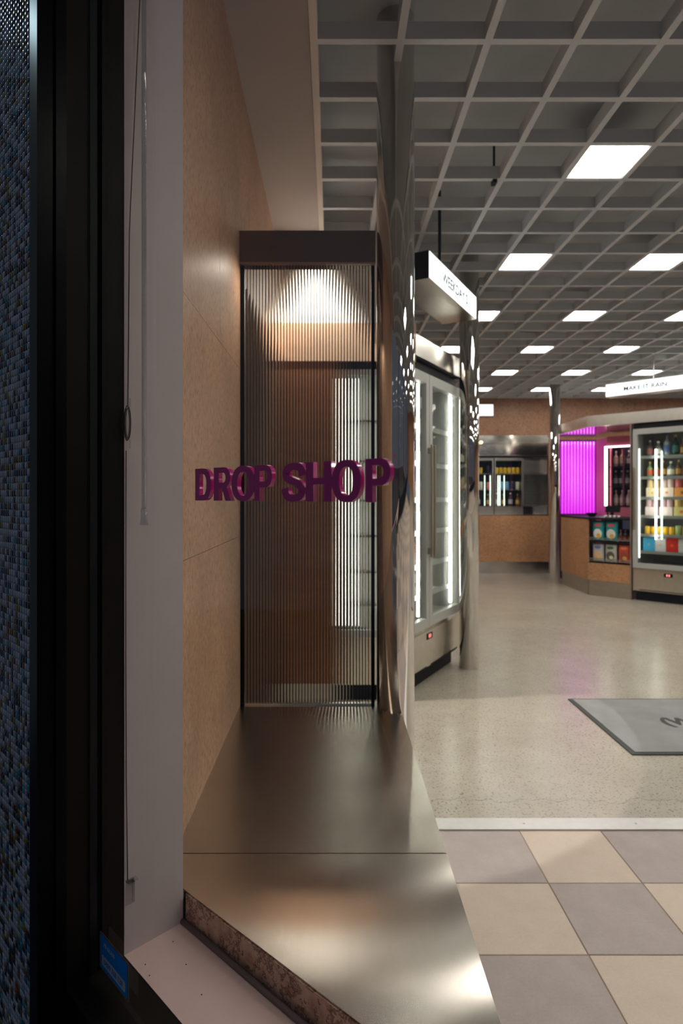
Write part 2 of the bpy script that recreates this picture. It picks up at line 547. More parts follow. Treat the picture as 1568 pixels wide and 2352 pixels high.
struct(prism('trim_3', [(-0.0765, 0.93), (-0.05, 0.90), (-0.05, 3.598), (-0.0765, 3.598)], GRID_Z - 0.006, GRID_Z + 0.1, M['plaster']))
# hanging rods and a sensor seen among the bars
for nm, x, y, z0, lab in (('hanging_rod', 0.62, 3.47, 2.575, 'thin black rod holding the nearer lit sign from the ceiling'),):
    bm = bmesh.new(); cyl(bm, 0.009, 0.009, z0 - 0.01, 3.0, 10, x, y); tag(mesh(nm, bm, M['black_matt']), lab, 'rod', 'rods of the hanging signs')
bm = bmesh.new(); cyl(bm, 0.006, 0.006, 2.80, 3.0, 8, 0.8, 2.97); bx(bm, 0.79, 0.81, 2.95, 2.99, 2.78, 2.83)
tag(mesh('wire_hanger', bm, M['black_matt']), 'small black hanger clip dangling between the ceiling bars', 'hanger')

# ------------------------------------------------------------------ tan wall with its boards
wl = struct(box('wall_left', WALL_X - 0.1, WALL_X - 0.012, 1.15, BACK_Y + 0.4, 0.0, 3.0, M['tan_dark']))
zs = [0.0, 0.478, 1.0875, 1.709, 2.31, 3.0]
ys = {0: [1.16, 2.35, 3.55], 1: [1.16, 2.55, 3.55], 2: [1.16, 2.45, 3.55], 3: [1.16, 1.837, 3.55], 4: [1.16, 2.5, 3.55]}
for r in range(5):
    for a, b in zip(ys[r], ys[r][1:]):
        box('panel', WALL_X - 0.012, WALL_X, a + 0.0008, b - 0.0008, zs[r] + 0.0008, zs[r + 1] - 0.0008, M['tan_v'], wl)
box('panel', WALL_X - 0.012, WALL_X, 3.552, BACK_Y, 0, 3.0, M['tan_v'], wl)
struct(box('shade_sheet', WALL_X, WALL_X + .006, 2.302, 3.599, 0.0, 2.045, M['wall_shade']))  # dark sheet added for the unlit stretch of tan wall behind the screen
struct(box('wall_right', 7.5, 7.6, -0.3, 9.95, 0, 3.0, M['tan']))
struct(box('wall_front', 0.80, 7.6, -0.2, -0.1, 0, 0.35, M['black_matt']))
w2 = struct(node('window_2'))
for k in range(5):
    box('mullion', 0.80 + 1.66 * k, 0.86 + 1.66 * k, -.19, -.11, .35, 3.0, M['black'], w2)
    if k < 4:
        box('pane', 0.86 + 1.66 * k, 2.46 + 1.66 * k, -.155, -.147, .35, 3.0, M['shop_glass'], w2)


# ------------------------------------------------------------------ shop front: mosaic, frame, glass, reveal, sill
ws = bmesh.new(); unbox(ws, -2.2, U_J - 0.0301, 0.3585, 0.50, -0.1, 4.2)
wm = struct(mesh('wall_outside', ws, M['mosaic_grout']))
P = 0.012


def tile_bm(bm, mtx, tint=None, layer=None, g=4):
    h = 0.00540
    grid = []
    for a in range(g + 1):
        row = []
        for c in range(g + 1):
            x = -h + 2 * h * a / g; y = -h + 2 * h * c / g
            e = max(abs(x), abs(y)) / h
            z = 0.0007 + 0.0003 * (1 - (x / h) ** 2) + 0.0003 * (1 - (y / h) ** 2) - (0.0002 if e > 0.99 else 0)
            row.append(bm.verts.new(mtx @ Vector((x, y, z))))
        grid.append(row)
    fs = []
    for a in range(g):
        for c in range(g):
            fs.append(bm.faces.new((grid[a][c], grid[a + 1][c], grid[a + 1][c + 1], grid[a][c + 1])))
    rim = [grid[a][0] for a in range(g + 1)] + [grid[g][c] for c in range(1, g + 1)] + [grid[a][g] for a in range(g - 1, -1, -1)] + [grid[0][c] for c in range(g - 1, 0, -1)]
    low = [bm.verts.new(mtx @ Vector((-h if v is None else 0, 0, 0))) for v in []]
    inv = mtx.inverted()
    low = []
    for v in rim:
        p = inv @ v.co; low.append(bm.verts.new(mtx @ Vector((p.x, p.y, 0))))
    for i in range(len(rim)):
        j = (i + 1) % len(rim)
        fs.append(bm.faces.new((rim[i], low[i], low[j], rim[j])))
    if layer is not None:
        for f in fs:
            for lp in f.loops:
                lp[layer] = (*tint, 1)
    for f in fs:
        f.smooth = True


bm = bmesh.new(); tile_bm(bm, Matrix.Identity(4)); me_tile = tomesh('mosaic_tile', bm, M['mosaic_one'], True)
many = bmesh.new(); lay = many.loops.layers.float_color.new('tint')
o0 = un(0, 0.3585)
xax = (R2, -R2)
NC = 26
single = 0
rows = list(range(0, 345))
for ci in range(NC):
    uu = U_J - 0.008 - P * (ci + 0.5)
    for ri in rows:
        z = -0.06 + P * (ri + 0.5)
        if z < 0.15 or z > 3.35:
            continue
        p = un(uu + random.uniform(-.0003, .0003), 0.3585)
        m = frame_mtx((p[0], p[1], z + random.uniform(-.0003, .0003)), xax)
        m = m @ Matrix.Rotation(random.uniform(-0.012, 0.012), 4, 'X') @ Matrix.Rotation(random.uniform(-0.012, 0.012), 4, 'Y')
        if ci < 2 and 0.42 < z < 2.14 and single < 286:
            o = link('mosaic_tile', me_tile, wm); o.matrix_world = m; single += 1
        else:
            c = random.choice(PAL); k = random.uniform(0.85, 1.15)
            tile_bm(many, m, tuple(x * k for x in c), lay, 3)
o = mesh('mosaic_tiles', many, M['mosaic_many'], wm); o['kind'] = 'stuff'

win = struct(node('window_1'))
bm = bmesh.new()
# stepped side jamb: outer flange, ribs, stop, inner leg
unbox(bm, U_J - 0.03, U_J + 0.004, 0.3540, 0.3620, 0.30, 3.2)
unbox(bm, U_J - 0.03, U_J - 0.004, 0.3620, 0.3850, 0.30, 3.2)
unbox(bm, U_J - 0.03, U_J + 0.002, 0.3850, 0.3900, 0.30, 3.2)
unbox(bm, U_J - 0.03, U_J, 0.3900, 0.4030, 0.30, 3.2)
mesh('side_profile', bm, M['black'], win)
bm = bmesh.new(); unbox(bm, U_J - 0.03, U_J, 0.4030, 0.4400, 0.30, 3.2); unbox(bm, U_J - 0.03, U_J, 0.4650, 0.5060, 0.30, 3.2)
mesh('jamb', bm, M['brown_black'], win)
bm = bmesh.new(); unbox(bm, U_J - 0.03, U_J + 0.003, 0.4400, 0.4560, 0.395, 3.2)
bmesh.ops.bevel(bm, geom=bm.edges[:], offset=0.002, segments=2, affect='EDGES')
mesh('glazing_bead', bm, M['black_matt'], win)
bm = bmesh.new(); unbox(bm, U_J, 1.2, 0.4035, 0.5060, 0.335, 0.3965)
mesh('bottom_rail', bm, M['brown_black'], win)
bm = bmesh.new(); unbox(bm, U_J, 1.2, 0.415, 0.50, -0.1, 0.335); unbox(bm, U_J - 0.03, U_J, 0.3585, 0.50, -0.1, 0.30)
mesh('apron', bm, M['black_matt'], win)
bm = bmesh.new(); unbox(bm, U_J - 0.028, 0.64, 0.457, 0.4648, 0.3967, 3.2)
mesh('pane', bm, M['shop_glass'], win)
bm = bmesh.new(); unbox(bm, U_J - 0.03, 1.2, 0.3585, 0.506, 3.2, 3.4)
mesh('head', bm, M['black'], win)

bm = bmesh.new(); unbox(bm, U_J - 0.14, U_J, 0.5065, 0.628, 0.0, 3.0)
struct(mesh('wall_reveal', bm, M['white_wall']))
# pink sill and its sealant bead
SILL = 0.3978
sl = struct(prism('trim_4', [un(U_J, 0.5062), un(0.7, 0.5062), (0.52, 0.442), (-0.0506, 0.9543), (-0.296, 1.182)], 0.30, SILL, plain('pink_sill_paint', rgb(226, 196, 190), 0.45, noise=0.05, nscale=6)))
bm = bmesh.new()
for (x, y) in ((-0.335, 1.075), (-0.32, 1.05), (-0.262, 1.075), (-0.22, 1.01), (-0.14, 0.93), (-0.19, 0.92), (-0.30, 1.13)):
    cyl(bm, 0.0014, 0.001, SILL - 0.0005, SILL + 0.0006, 7, x, y)
mesh('dead_flies', bm, M['black_matt'], sl)
e0, e1 = Vector((-0.2965, 1.1825, SILL + 0.003)), Vector((0.30, 0.628, SILL + 0.003))
bm = bmesh.new(); tube(bm, [e0, e0.lerp(e1, .5), e1], 0.0055, 8); tube(bm, [e0 + Vector((-.001, .003, -0.002)), e0 + Vector((-.001, .003, .056))], 0.004, 8)
struct(mesh('trim_5', bm, M['rubber'], None, True))

# lettering on the outside of the pane
LN = 0.4510
CAP = 0.0435; BASE = 1.2312


def u_at(px, n=LN):
    t = (px - 763) / 1378.0
    return n * (t - 1) / (1 + t)


def arc(cx, cy, rx, ry, a0, a1, n=14, p=2.0):
    out = []
    for i in range(n + 1):
        a = math.radians(a0 + (a1 - a0) * i / n); c, s = math.cos(a), math.sin(a)
        out.append((cx + rx * math.copysign(abs(c) ** (2 / p), c), cy + ry * math.copysign(abs(s) ** (2 / p), s)))
    return out


def glyph(ch):
    if ch == 'H':
        return [[(0, 0), (0, 1), (.30, 1), (.30, .60), (.70, .60), (.70, 1), (1, 1), (1, 0), (.70, 0), (.70, .43), (.30, .43), (.30, 0)]]
    if ch == 'O':
        return [arc(.5, .5, .5, .51, 0, 360, 44, 2.3)[:-1], arc(.5, .5, .245, .345, 360, 0, 36, 2.2)[:-1]]
    if ch == 'D':
        return [[(0, 0), (0, 1)] + arc(.46, .5, .54, .5, 90, -90, 24, 2.5), [(.28, .17)] + arc(.44, .5, .28, .33, -90, 90, 20, 2.5) + [(.28, .83)]]
    if ch == 'P':
        return [[(0, 0), (0, 1)] + arc(.56, .69, .44, .31, 90, -90, 20, 2.3) + [(.30, .38), (.30, 0)],
                [(.30, .54)] + arc(.54, .69, .185, .15, -90, 90, 16, 2.3) + [(.30, .84)]]
    if ch == 'R':
        return [[(0, 0), (0, 1)] + arc(.55, .70, .41, .30, 90, -62, 18, 2.3) + [(.76, .40), (1.0, 0), (.69, 0), (.47, .38), (.30, .38), (.30, 0)],
                [(.30, .54)] + arc(.53, .69, .165, .15, -90, 90, 16, 2.3) + [(.30, .84)]]
    if ch == 'S':
        key = [(.87, .66), (.84, .80), (.69, .905), (.49, .915), (.28, .87), (.155, .73), (.25, .60), (.48, .525), (.72, .44), (.855, .27), (.74, .13), (.52, .085), (.30, .10), (.165, .21), (.13, .345)]
        pts = []
        for i in range(len(key) - 1):
            p0, p1, p2, p3 = key[max(i - 1, 0)], key[i], key[i + 1], key[min(i + 2, len(key) - 1)]
            for k in range(5):
                t = k / 5
                pts.append(tuple(0.5 * (2 * p1[d] + (p2[d] - p0[d]) * t + (2 * p0[d] - 5 * p1[d] + 4 * p2[d] - p3[d]) * t * t + (3 * p1[d] - p0[d] - 3 * p2[d] + p3[d]) * t ** 3) for d in (0, 1)))
        pts.append(key[-1]); L, Rr = [], []
        for i, p in enumerate(pts):
            q0, q1 = pts[max(i - 1, 0)], pts[min(i + 1, len(pts) - 1)]
            dx, dy = q1[0] - q0[0], q1[1] - q0[1]; l = math.hypot(dx, dy); dx /= l; dy /= l
            w = 0.095 + 0.05 * abs(dy) ** 1.5
            L.append((p[0] - dy * w, p[1] + dx * w)); Rr.append((p[0] + dy * w, p[1] - dx * w))
        return ('strip', L, Rr)


sgn = thing('shop_lettering', 'thick magenta acrylic letters reading DROP SHOP stuck on the window pane', 'sign', (*un(-0.5, 0.457), BASE))
for ch, x0, x1 in (('D', 448, 484), ('R', 490.5, 530), ('O', 531.5, 584), ('P', 584, 624.5), ('S', 647, 701), ('H', 702, 761), ('O', 762, 828.5), ('P', 838.5, 896)):
    a, b = u_at(x0), u_at(x1)
    lo = un(a, LN + 0.003)
    mtx = frame_mtx((lo[0], lo[1], BASE), xax)
    g = glyph(ch); mm = Matrix.Translation(-sgn.location) @ mtx
    if g[0] == 'strip':
        bm = bmesh.new(); n = len(g[1])
        V = [[[bm.verts.new(mm @ Vector((x * (b - a), y * CAP, zz))) for x, y in side] for side in g[1:]] for zz in (-.003, .003)]
        for i in range(n - 1):
            bm.faces.new((V[1][0][i], V[1][0][i + 1], V[1][1][i + 1], V[1][1][i])); bm.faces.new((V[0][0][i], V[0][0][i + 1], V[0][1][i + 1], V[0][1][i]))
            bm.faces.new((V[0][0][i], V[0][0][i + 1], V[1][0][i + 1], V[1][0][i])); bm.faces.new((V[0][1][i], V[0][1][i + 1], V[1][1][i + 1], V[1][1][i]))
        for i in (0, n - 1):
            bm.faces.new((V[0][0][i], V[0][1][i], V[1][1][i], V[1][0][i]))
        me = tomesh('letter', bm, M['acrylic_letter'])
    else:
        me = curve_mesh('letter', [[(x * (b - a), y * CAP) for x, y in lp] for lp in g], 0.003, M['acrylic_letter'], mm)
    link('letter', me, sgn)

# blue sticker on the pane, low in the corner
stk = thing('phone_sticker', 'small blue sticker with a white phone number panel on the window corner', 'sticker', (*un(-0.98, 0.457), 0.443))
sm = Matrix.Translation(-stk.location) @ frame_mtx((*un(-0.98, 0.4566), 0.443), xax)


def rrect(w, h, r):
    out = []
    for cx, cy, a in ((w - r, h - r, 0), (-w + r, h - r, 90), (-w + r, -h + r, 180), (w - r, -h + r, 270)):
        out += arc(cx, cy, r, r, a, a + 90, 4)
    return out


link('backing', curve_mesh('backing', [rrect(.0545, .0315, .003)], 0.0001, M['rubber'], sm), stk)
link('card', curve_mesh('card', [rrect(.0497, .0285, .002)], 0.0001, M['sticker_blue'], sm @ Matrix.Translation((0, 0, .0004))), stk)
link('number_panel', curve_mesh('number_panel', [rrect(.044, .0088, .0035)], 0.0001, M['sticker_white'], sm @ Matrix.Translation((0, -.0128, .0008))), stk)
link('phone_number', text_mesh('phone_number', '0409 768 128', .0125, M['sticker_blue'], sm @ Matrix.Translation((0, -.0128, .0012)), .0001, .0002), stk)
link('heading', text_mesh('heading', 'PB GLASS', .0098, M['sticker_white'], sm @ Matrix.Translation((-.016, .0155, .0008)), .0001, .0002), stk)
bm = bmesh.new()
for k, (x0, x1, y) in enumerate(((-.042, .006, .0075), (-.042, .036, .0035), (.01, .04, -.0005))):
    bx(bm, x0, x1, y - .0006, y + .0006, .0007, .0009, sm)
mesh('small_print', bm, plain('small_print', (0.0, 0.36, 0.62), .4), stk)

# clear blind wand, cords, coil and clip beside the reveal
wn = thing('blind_wand', 'clear acrylic blind wand with a stubby end cap hanging by the white reveal', 'blind wand', (*un(-1.009, 0.527), 1.185))
bm = bmesh.new(); cyl(bm, .0042, .0042, .028, 1.75, 14); mesh('rod', bm, M['wand'], wn, True)
bm = bmesh.new(); lathe(bm, [(.0045, .030), (.0055, .028), (.0062, .006), (.0075, .002), (.0075, 0)], 14); mesh('end_cap', bm, M['wand'], wn, True)


def upt(u, n, z):
    return (*un(u, n), z)


bm = bmesh.new(); tube(bm, [upt(-1.036, .552, 3.0), upt(-1.036, .535, 2.2), upt(-1.037, .513, 1.72), upt(-1.039, .511, 1.40)], .0011, 6)
tag(mesh('pull_cord', bm, M['copper_cord'], None, True), 'thin dark cord slanting down the white reveal from above', 'cord')
co = thing('cord_coil', 'small coil of looped cord held by clear clips on the reveal', 'cord coil', upt(-1.036, .513, 1.37))
for k, (r, dn) in enumerate(((.032, 0.0), (.030, .0015), (.027, -.001))):
    bm = bmesh.new(); pts = []
    for i in range(21):
        a = 2 * PI * i / 20
        q = Vector(upt(-1.036 + .0035 * k * .4, .511 + dn - .003 + r * .16 * math.sin(a), 1.37 + r * math.cos(a))); pts.append(q - co.location)
    tube(bm, pts, .0010, 6); mesh('loop', bm, M['copper_cord'], co, True)
for s in (1, -1):
    bm = bmesh.new(); tube(bm, [Vector(upt(-1.036, .5135, 1.37 + s * .030)) - co.location, Vector(upt(-1.036, .5135, 1.37 + s * .046)) - co.location], .0016, 6)
    mesh('clip', bm, M['acrylic_thin'], co)
bm = bmesh.new(); tube(bm, [upt(-1.041, .5085, 1.32), upt(-1.041, .5080, .95), upt(-1.041, .5090, .72), upt(-1.040, .511, .535)], .0010, 6)
tag(mesh('pull_cord', bm, M['copper_cord'], None, True), 'thin dark cord running down beside the window frame to the clear bracket', 'cord')
cb = thing('wand_bracket', 'clear plastic bracket plate low on the white reveal near the sill', 'bracket', upt(U_J + .0005, .517, .51))
bm = bmesh.new(); unbox(bm, .0, .0025, -.0085, .0085, -.022, .022); mesh('plate', bm, M['acrylic_thin'], cb)
bm = bmesh.new(); unbox(bm, .0025, .007, .003, .0065, -.018, .020); mesh('rib', bm, M['acrylic_thin'], cb)
bm = bmesh.new(); unbox(bm, .0, .012, -.009, .011, .022, .0245); mesh('lip', bm, M['acrylic_thin'], cb)

# ------------------------------------------------------------------ steel display bench
pf = thing('display_bench', 'brushed stainless steel display bench inside the window with a marble front', 'bench', (0, 1.6, 0))
C1 = (0.2336, 2.221); CR = 0.0702
arcp = [(C1[0] + CR * math.cos(math.radians(a)), C1[1] + CR * math.sin(math.radians(a))) for a in [-77 - (147 / 12) * i for i in range(13)]]
SEAM = 1.3126
EX, EY0, EY1 = 0.2495, 0.7025, 2.27


def off(pts):
    return [(x, y - 1.6) for x, y in pts]


def sheet(name, pts, z0, z1, mat):
    bm = prism_bm(bmesh.new(), off(pts), z0, z1)
    uv = bm.loops.layers.uv.new('grain')
    for f in bm.faces:
        for lp in f.loops:
            lp[uv].uv = (lp.vert.co.x, lp.vert.co.y)
    return mesh(name, bm, mat, pf)


sheet('steel_sheet', [(-0.2865, 1.1855), (EX, EY0), (EX, SEAM - .0014), (WALL_X + .001, SEAM - .0014), (WALL_X + .001, 1.2375)], PLAT_Z - .003, PLAT_Z, M['steel_top'])
sheet('steel_sheet', [(WALL_X, SEAM + .0014), (EX, SEAM + .0014)] + arcp + [(WALL_X, EY1)], PLAT_Z - .003, PLAT_Z, M['steel_top'])
prism('carcass', off([(WALL_X, 1.25), (-0.283, 1.195), (EX - .002, EY0 + .012), (EX - .002, 2.148)] + [(C1[0] + (CR + .002) * math.cos(math.radians(a)), C1[1] + (CR + .002) * math.sin(math.radians(a))) for a in [-77 - (147 / 12) * i for i in range(13)]] + [(WALL_X, EY1)]), 0, PLAT_Z - .003, M['steel_dull'], pf)
bm = prism_bm(bmesh.new(), off([(-0.2895, 1.1845), (EX - .004, EY0 + .001), (EX - .004, EY0 + .011), (-0.2825, 1.1945)]), 0.0, PLAT_Z - .0035)
mesh('marble_front', bm, M['marble'], pf)

# ------------------------------------------------------------------ chrome columns
for (x, y, z1, lab) in ((C1[0], C1[1], 3.0, 'polished chrome column rising from the corner of the steel bench'),
                        (0.984, 4.32, 3.0, 'polished chrome column on the concrete floor at the end of the double fridge'),
                        (3.17, 8.55, 3.0, 'slender polished chrome column beside the tan service counter near the back wall')):
    bm = bmesh.new(); n = 64; cyl(bm, .07, .07, 0, z1, n)
    o = tag(mesh('chrome_column', bm, M['chrome']), lab, 'column', 'chrome columns of the shop')
    for p in o.data.polygons:
        p.use_smooth = len(p.vertices) == 4
    o.location = (x, y, 0)

# ------------------------------------------------------------------ fluted glass screen
gp = thing('fluted_screen', 'fluted glass screen under a dark steel header between wall and chrome column', 'glass screen', (-0.09, 2.25, PLAT_Z))


def gbox(name, x0, x1, y0, y1, z0, z1, mat, bevel=0):
    return box(name, x0 + .09, x1 + .09, y0 - 2.25, y1 - 2.25, z0 - PLAT_Z, z1 - PLAT_Z, mat, gp, bevel)


gbox('header', WALL_X + .0005, 0.160, 2.218, 2.300, 2.104, 2.219, plain('bronze_steel', (.20, .145, .115), .3, 1.0), .001)
gbox('header_lip', WALL_X + .0005, 0.160, 2.2185, 2.236, 2.096, 2.103, plain('copper_lip', (0.34, 0.22, 0.18), .4, .6))
gbox('side_channel', WALL_X + .0005, WALL_X + .016, 2.240, 2.262, PLAT_Z, 2.104, M['black'])
gbox('side_channel', 0.145, 0.158, 2.240, 2.262, PLAT_Z, 2.104, M['black'])
gbox('bottom_channel', WALL_X + .016, 0.145, 2.242, 2.260, PLAT_Z, PLAT_Z + .006, M['steel'])
bm = bmesh.new(); GX0, GX1 = WALL_X + .014, 0.147; nf = 42; seg = 14
pitch = (GX1 - GX0) / nf
fr = []
for i in range(nf * seg + 1):
    t = (i % seg) / seg
    x = GX0 + pitch * (i // seg + t)
    d = 0.0005 * (1 - (2 * t - 1) ** 2)
    fr.append((x + .09, 2.2490 - d - 2.25))
z0, z1 = .005, 2.104 - PLAT_Z
for k in range(nf):                      # each flute its own strip, so the grooves between stay crisp
    pr_ = fr[k * seg:(k + 1) * seg + 1]
    lo_ = [bm.verts.new((x, y, z0)) for x, y in pr_]; hi_ = [bm.verts.new((x, y, z1)) for x, y in pr_]
    for i in range(seg):
        bm.faces.new((lo_[i], lo_[i + 1], hi_[i + 1], hi_[i])).smooth = True
f0 = [bm.verts.new((x, y, z0)) for x, y in fr]; f1 = [bm.verts.new((x, y, z1)) for x, y in fr]
b0 = [bm.verts.new((x, .0035, z0)) for x, y in fr]; b1 = [bm.verts.new((x, .0035, z1)) for x, y in fr]
for i in range(len(fr) - 1):
    bm.faces.new((f1[i], f1[i + 1], b1[i + 1], b1[i])); bm.faces.new((f0[i + 1], f0[i], b0[i], b0[i + 1]))
q = [bm.verts.new(p) for p in ((fr[-1][0], .0035, z0), (fr[0][0], .0035, z0), (fr[0][0], .0035, z1), (fr[-1][0], .0035, z1))]
bm.faces.new(q)
bm.faces.new((f0[0], f1[0], b1[0], b0[0])); bm.faces.new((f0[-1], b0[-1], b1[-1], f1[-1]))
me = bpy.data.meshes.new('fluted_glass'); bm.normal_update()
for f in bm.faces:                       # outward normals: front strips face -y, back sheet +y
    if abs(f.normal.y) > .5 and (f.normal.y > 0) != (f.calc_center_median().y > .003):
        f.normal_flip()
bm.to_mesh(me); bm.free(); me.materials.append(M['fluted']); link('fluted_glass', me, gp)
bm = bmesh.new(); bx(bm, -.0021, .0021, .0037, .0046, z0, z1); me = tomesh('refraction_line', bm, M['refraction_line'])  # tinted strips painting the dark refraction lines between flutes
for k in range(1, nf):
    link('refraction_line', me, gp).location = (GX0 + .09 + pitch * k, 0, 0)
# small downlight in the header, in front of the glass: washes the tan wall
dl = thing('downlight', 'small recessed downlight under the screen header close to the tan wall', 'downlight', (-0.225, 2.228, 2.0945))
bm = bmesh.new(); cyl(bm, .010, .010, 0, .004, 16); mesh('trim_ring', bm, M['steel'], dl)
sp = lamp('header_spot', 'SPOT', (-0.19, 2.20, 2.085), 3.0, (1.0, .86, .72), spot_size=math.radians(140), spot_blend=1.0, shadow_soft_size=.012)
sp.rotation_euler = Vector((-0.45, -0.15, -0.9)).to_track_quat('-Z', 'Y').to_euler()

# ------------------------------------------------------------------ near island: double fridge, canopy, end wall, bulkhead, sign
FD = Vector((.5118, .8591)).normalized(); FN = Vector((FD.y, -FD.x))
F0 = Vector((.516, 3.722)); TH_L = math.atan2(FD.y, FD.x)


def fp(s, d=0.0):
    q = F0 + FD * s - FN * d
    return (q.x, q.y)


def make_fridge(label, loc, rz, handles, led_at, led_mat, shelves, group, LO=-.63):
    t = thing('drinks_fridge', label, 'fridge', (*loc, 0), rz, group)
    H = .63
    bm = bmesh.new()
    bx(bm, LO, H, .64, .68, .09, 2.10)
    bx(bm, LO, LO + .035, .042, .64, .09, 2.10); bx(bm, H - .035, H, .042, .64, .09, 2.10)
    bx(bm, LO + .035, H - .035, .042, .64, 2.03, 2.10); bx(bm, LO + .035, H - .035, .042, .64, .09, .40)
    bx(bm, LO + .02, H - .02, .07, .62, 0.0, .09)
    mesh('body', bm, M['black_matt'], t)
    bm = bmesh.new()
    bx(bm, LO + .036, H - .036, .630, .638, .402, 2.028)
    bx(bm, LO + .036, LO + .044, .05, .63, .402, 2.028); bx(bm, H - .044, H - .036, .05, .63, .402, 2.028)
    bx(bm, LO + .044, H - .044, .05, .63, 2.018, 2.028); bx(bm, LO + .044, H - .044, .05, .63, .402, .412)
    mesh('liner', bm, M['fridge_liner'], t)
    for z in shelves:
        bm = bmesh.new()
        for k in range(23):
            y = .10 + .5 * k / 22
            bx(bm, LO + .05, H - .05, y - .003, y + .003, z - .006, z)
        bx(bm, LO + .05, H - .05, .085, .092, z - .012, z + .006)
        for xx in (LO + .06, 0, H - .06):
            bx(bm, xx - .004, xx + .004, .09, .60, z - .012, z - .006)
        mesh('wire_shelf', bm, M['steel_dull'], t)
        bm = bmesh.new(); bx(bm, LO + .05, H - .05, .070, .084, z - .022, z + .012); mesh('price_rail', bm, M['fridge_liner'], t)
    for k, (x0, x1) in enumerate(((LO + .006, -.003), (.003, H - .006))):
        d = mesh('door', (lambda b: [bx(b, x0, x0 + .052, 0, .038, .385, 2.03), bx(b, x1 - .052, x1, 0, .038, .385, 2.03), bx(b, x0 + .052, x1 - .052, 0, .038, 1.965, 2.03), bx(b, x0 + .052, x1 - .052, 0, .038, .385, .445)][0])(bmesh.new()), M['fridge_grey'], t)
        bm = bmesh.new(); bx(bm, x0 + .050, x1 - .050, .016, .022, .443, 1.967); mesh('glass', bm, M['door_glass'], d)
        bm = bmesh.new(); hx = (x0 + .022) if handles[k] == 'l' else (x1 - .022)
        bx(bm, hx - .012, hx + .012, -.034, -.020, .84, 1.57); bx(bm, hx - .008, hx + .008, -.020, 0, .86, .90); bx(bm, hx - .008, hx + .008, -.020, 0, 1.51, 1.55)
        bmesh.ops.bevel(bm, geom=bm.edges[:], offset=.003, segments=1, affect='EDGES')
        mesh('handle', bm, M['tan_trim'], d)
    for (x, z0, z1, y, *lm) in led_at:
        bm = bmesh.new(); cyl(bm, .009, .009, z0, z1, 12, x, y); mesh('led_or_reflection_tube', bm, lm[0] if lm else led_mat, t)
    bm = bmesh.new(); bx(bm, LO + .006, H - .006, 0, .03, .115, .378); bmesh.ops.bevel(bm, geom=[e for e in bm.edges if all(v.co.y < .01 for v in e.verts)], offset=.018, segments=4, affect='EDGES')
    kp = mesh('kick_panel', bm, M['steel'], t)
    bm = bmesh.new()
    for k in range(2):
        x0 = (LO + .08) if k == 0 else .03
        bx(bm, x0, (-.05 if k == 0 else H - .09), -.002, .004, .128, .136)
    mesh('vent_slot', bm, M['black_matt'], kp)
    dx = -.24 if handles[0] == 'l' else .0
    bm = bmesh.new(); bx(bm, dx - .045, dx + .045, -.003, .004, .305, .345); dd = mesh('temperature_display', bm, M['black'], kp)
    bm = bmesh.new()
    for xx in (-.02, .004):
        bx(bm, dx + xx, dx + xx + .014, -.0045, -.003, .314, .336)
    mesh('red_digits', bm, M['red_led'], t)
    return t


SH = [.577, .777, .997, 1.215, 1.455, 1.70]
lf = make_fridge('double glass door drinks fridge between the two nearer chrome columns', fp(.232), TH_L, ('r', 'l'),
                 ((-.045, .45, 1.97, .062), (.565, .45, 1.97, .062)), M['led'], SH, 'glass door fridges', -.33)
# canopy
cn = thing('steel_canopy', 'stainless steel fascia box running above the double fridge doors', 'canopy', (*fp(.2), 2.10))
q = [fp(-.10, -.004), fp(.80, -.004), fp(.80, .72), fp(-.10, .72)]
prism('fascia', [(x - cn.location.x, y - cn.location.y) for x, y in q], .012, .145, M['steel'], cn)
q = [fp(.802, -.001), fp(.855, -.001), fp(.855, .70), fp(.802, .70)]
prism('end_cap', [(x - cn.location.x, y - cn.location.y) for x, y in q], .006, .14, M['black_matt'], cn)
# end wall of the island, reaching back to the tan wall
e = [fp(-.40, -.004), fp(-.43, -.004)]
back = (WALL_X, fp(-.43, -.004)[1] + (fp(-.43, -.004)[0] - WALL_X) * FN.y / FN.x * -1)
sdir = Vector((-FN.x, -FN.y)); L = (fp(-.43)[0] - WALL_X) / FN.x


def ew(a, b=0.0):
    q = Vector(fp(-.43)) + sdir * a + FD * b
    return (q.x, q.y)


WY = 3.60
wp = struct(prism('wall_partition', [(WALL_X + .006, WY), (.055, WY), (.055, WY + .05), (WALL_X + .006, WY + .05)], .11, 2.045, M['tan_deep']))
struct(prism('trim_6', [(WALL_X, WY - .004), (.50, WY - .004), (.50, WY + .04), (WALL_X, WY + .04)], 2.046, 2.275, plain('pale_tan_laminate', rgb(222, 188, 160), .5, noise=.05, nscale=12)))
struct(prism('trim_7', [(WALL_X + .006, WY + .012), (.055, WY + .012), (.055, WY + .05), (WALL_X + .006, WY + .05)], 0, .11, M['steel_dull']))
struct(prism('wall_bulkhead', [(WALL_X, WY), (.30, WY), (.30, WY + .06), (WALL_X, WY + .06)], 2.276, 3.0, plain('bulkhead_white', (.8, .79, .77), .6)))
bl = Vector((-.10, WY - .055))
dl2 = dup(dl, (bl.x, bl.y, 2.715), 0, 'recessed downlight behind the fluted glass screen near the white bulkhead')
bm = bmesh.new(); cyl(bm, .012, .012, .001, .010, 20); mesh('can', bm, M['black_matt'], dl2)
sp = lamp('bulkhead_spot', 'SPOT', (bl.x, bl.y, 2.711), 150, (1.0, .95, .88), spot_size=math.radians(65.4), spot_blend=.03, shadow_soft_size=.012)


CX0, CX1, CY = .058, .452, 3.612
cc = thing('display_case', 'slim lit glass fronted case between the fluted screen and double fridge', 'display case', (.255, CY, 0))


def ccp(pts):
    return [(x - .255, y - CY) for x, y in pts]


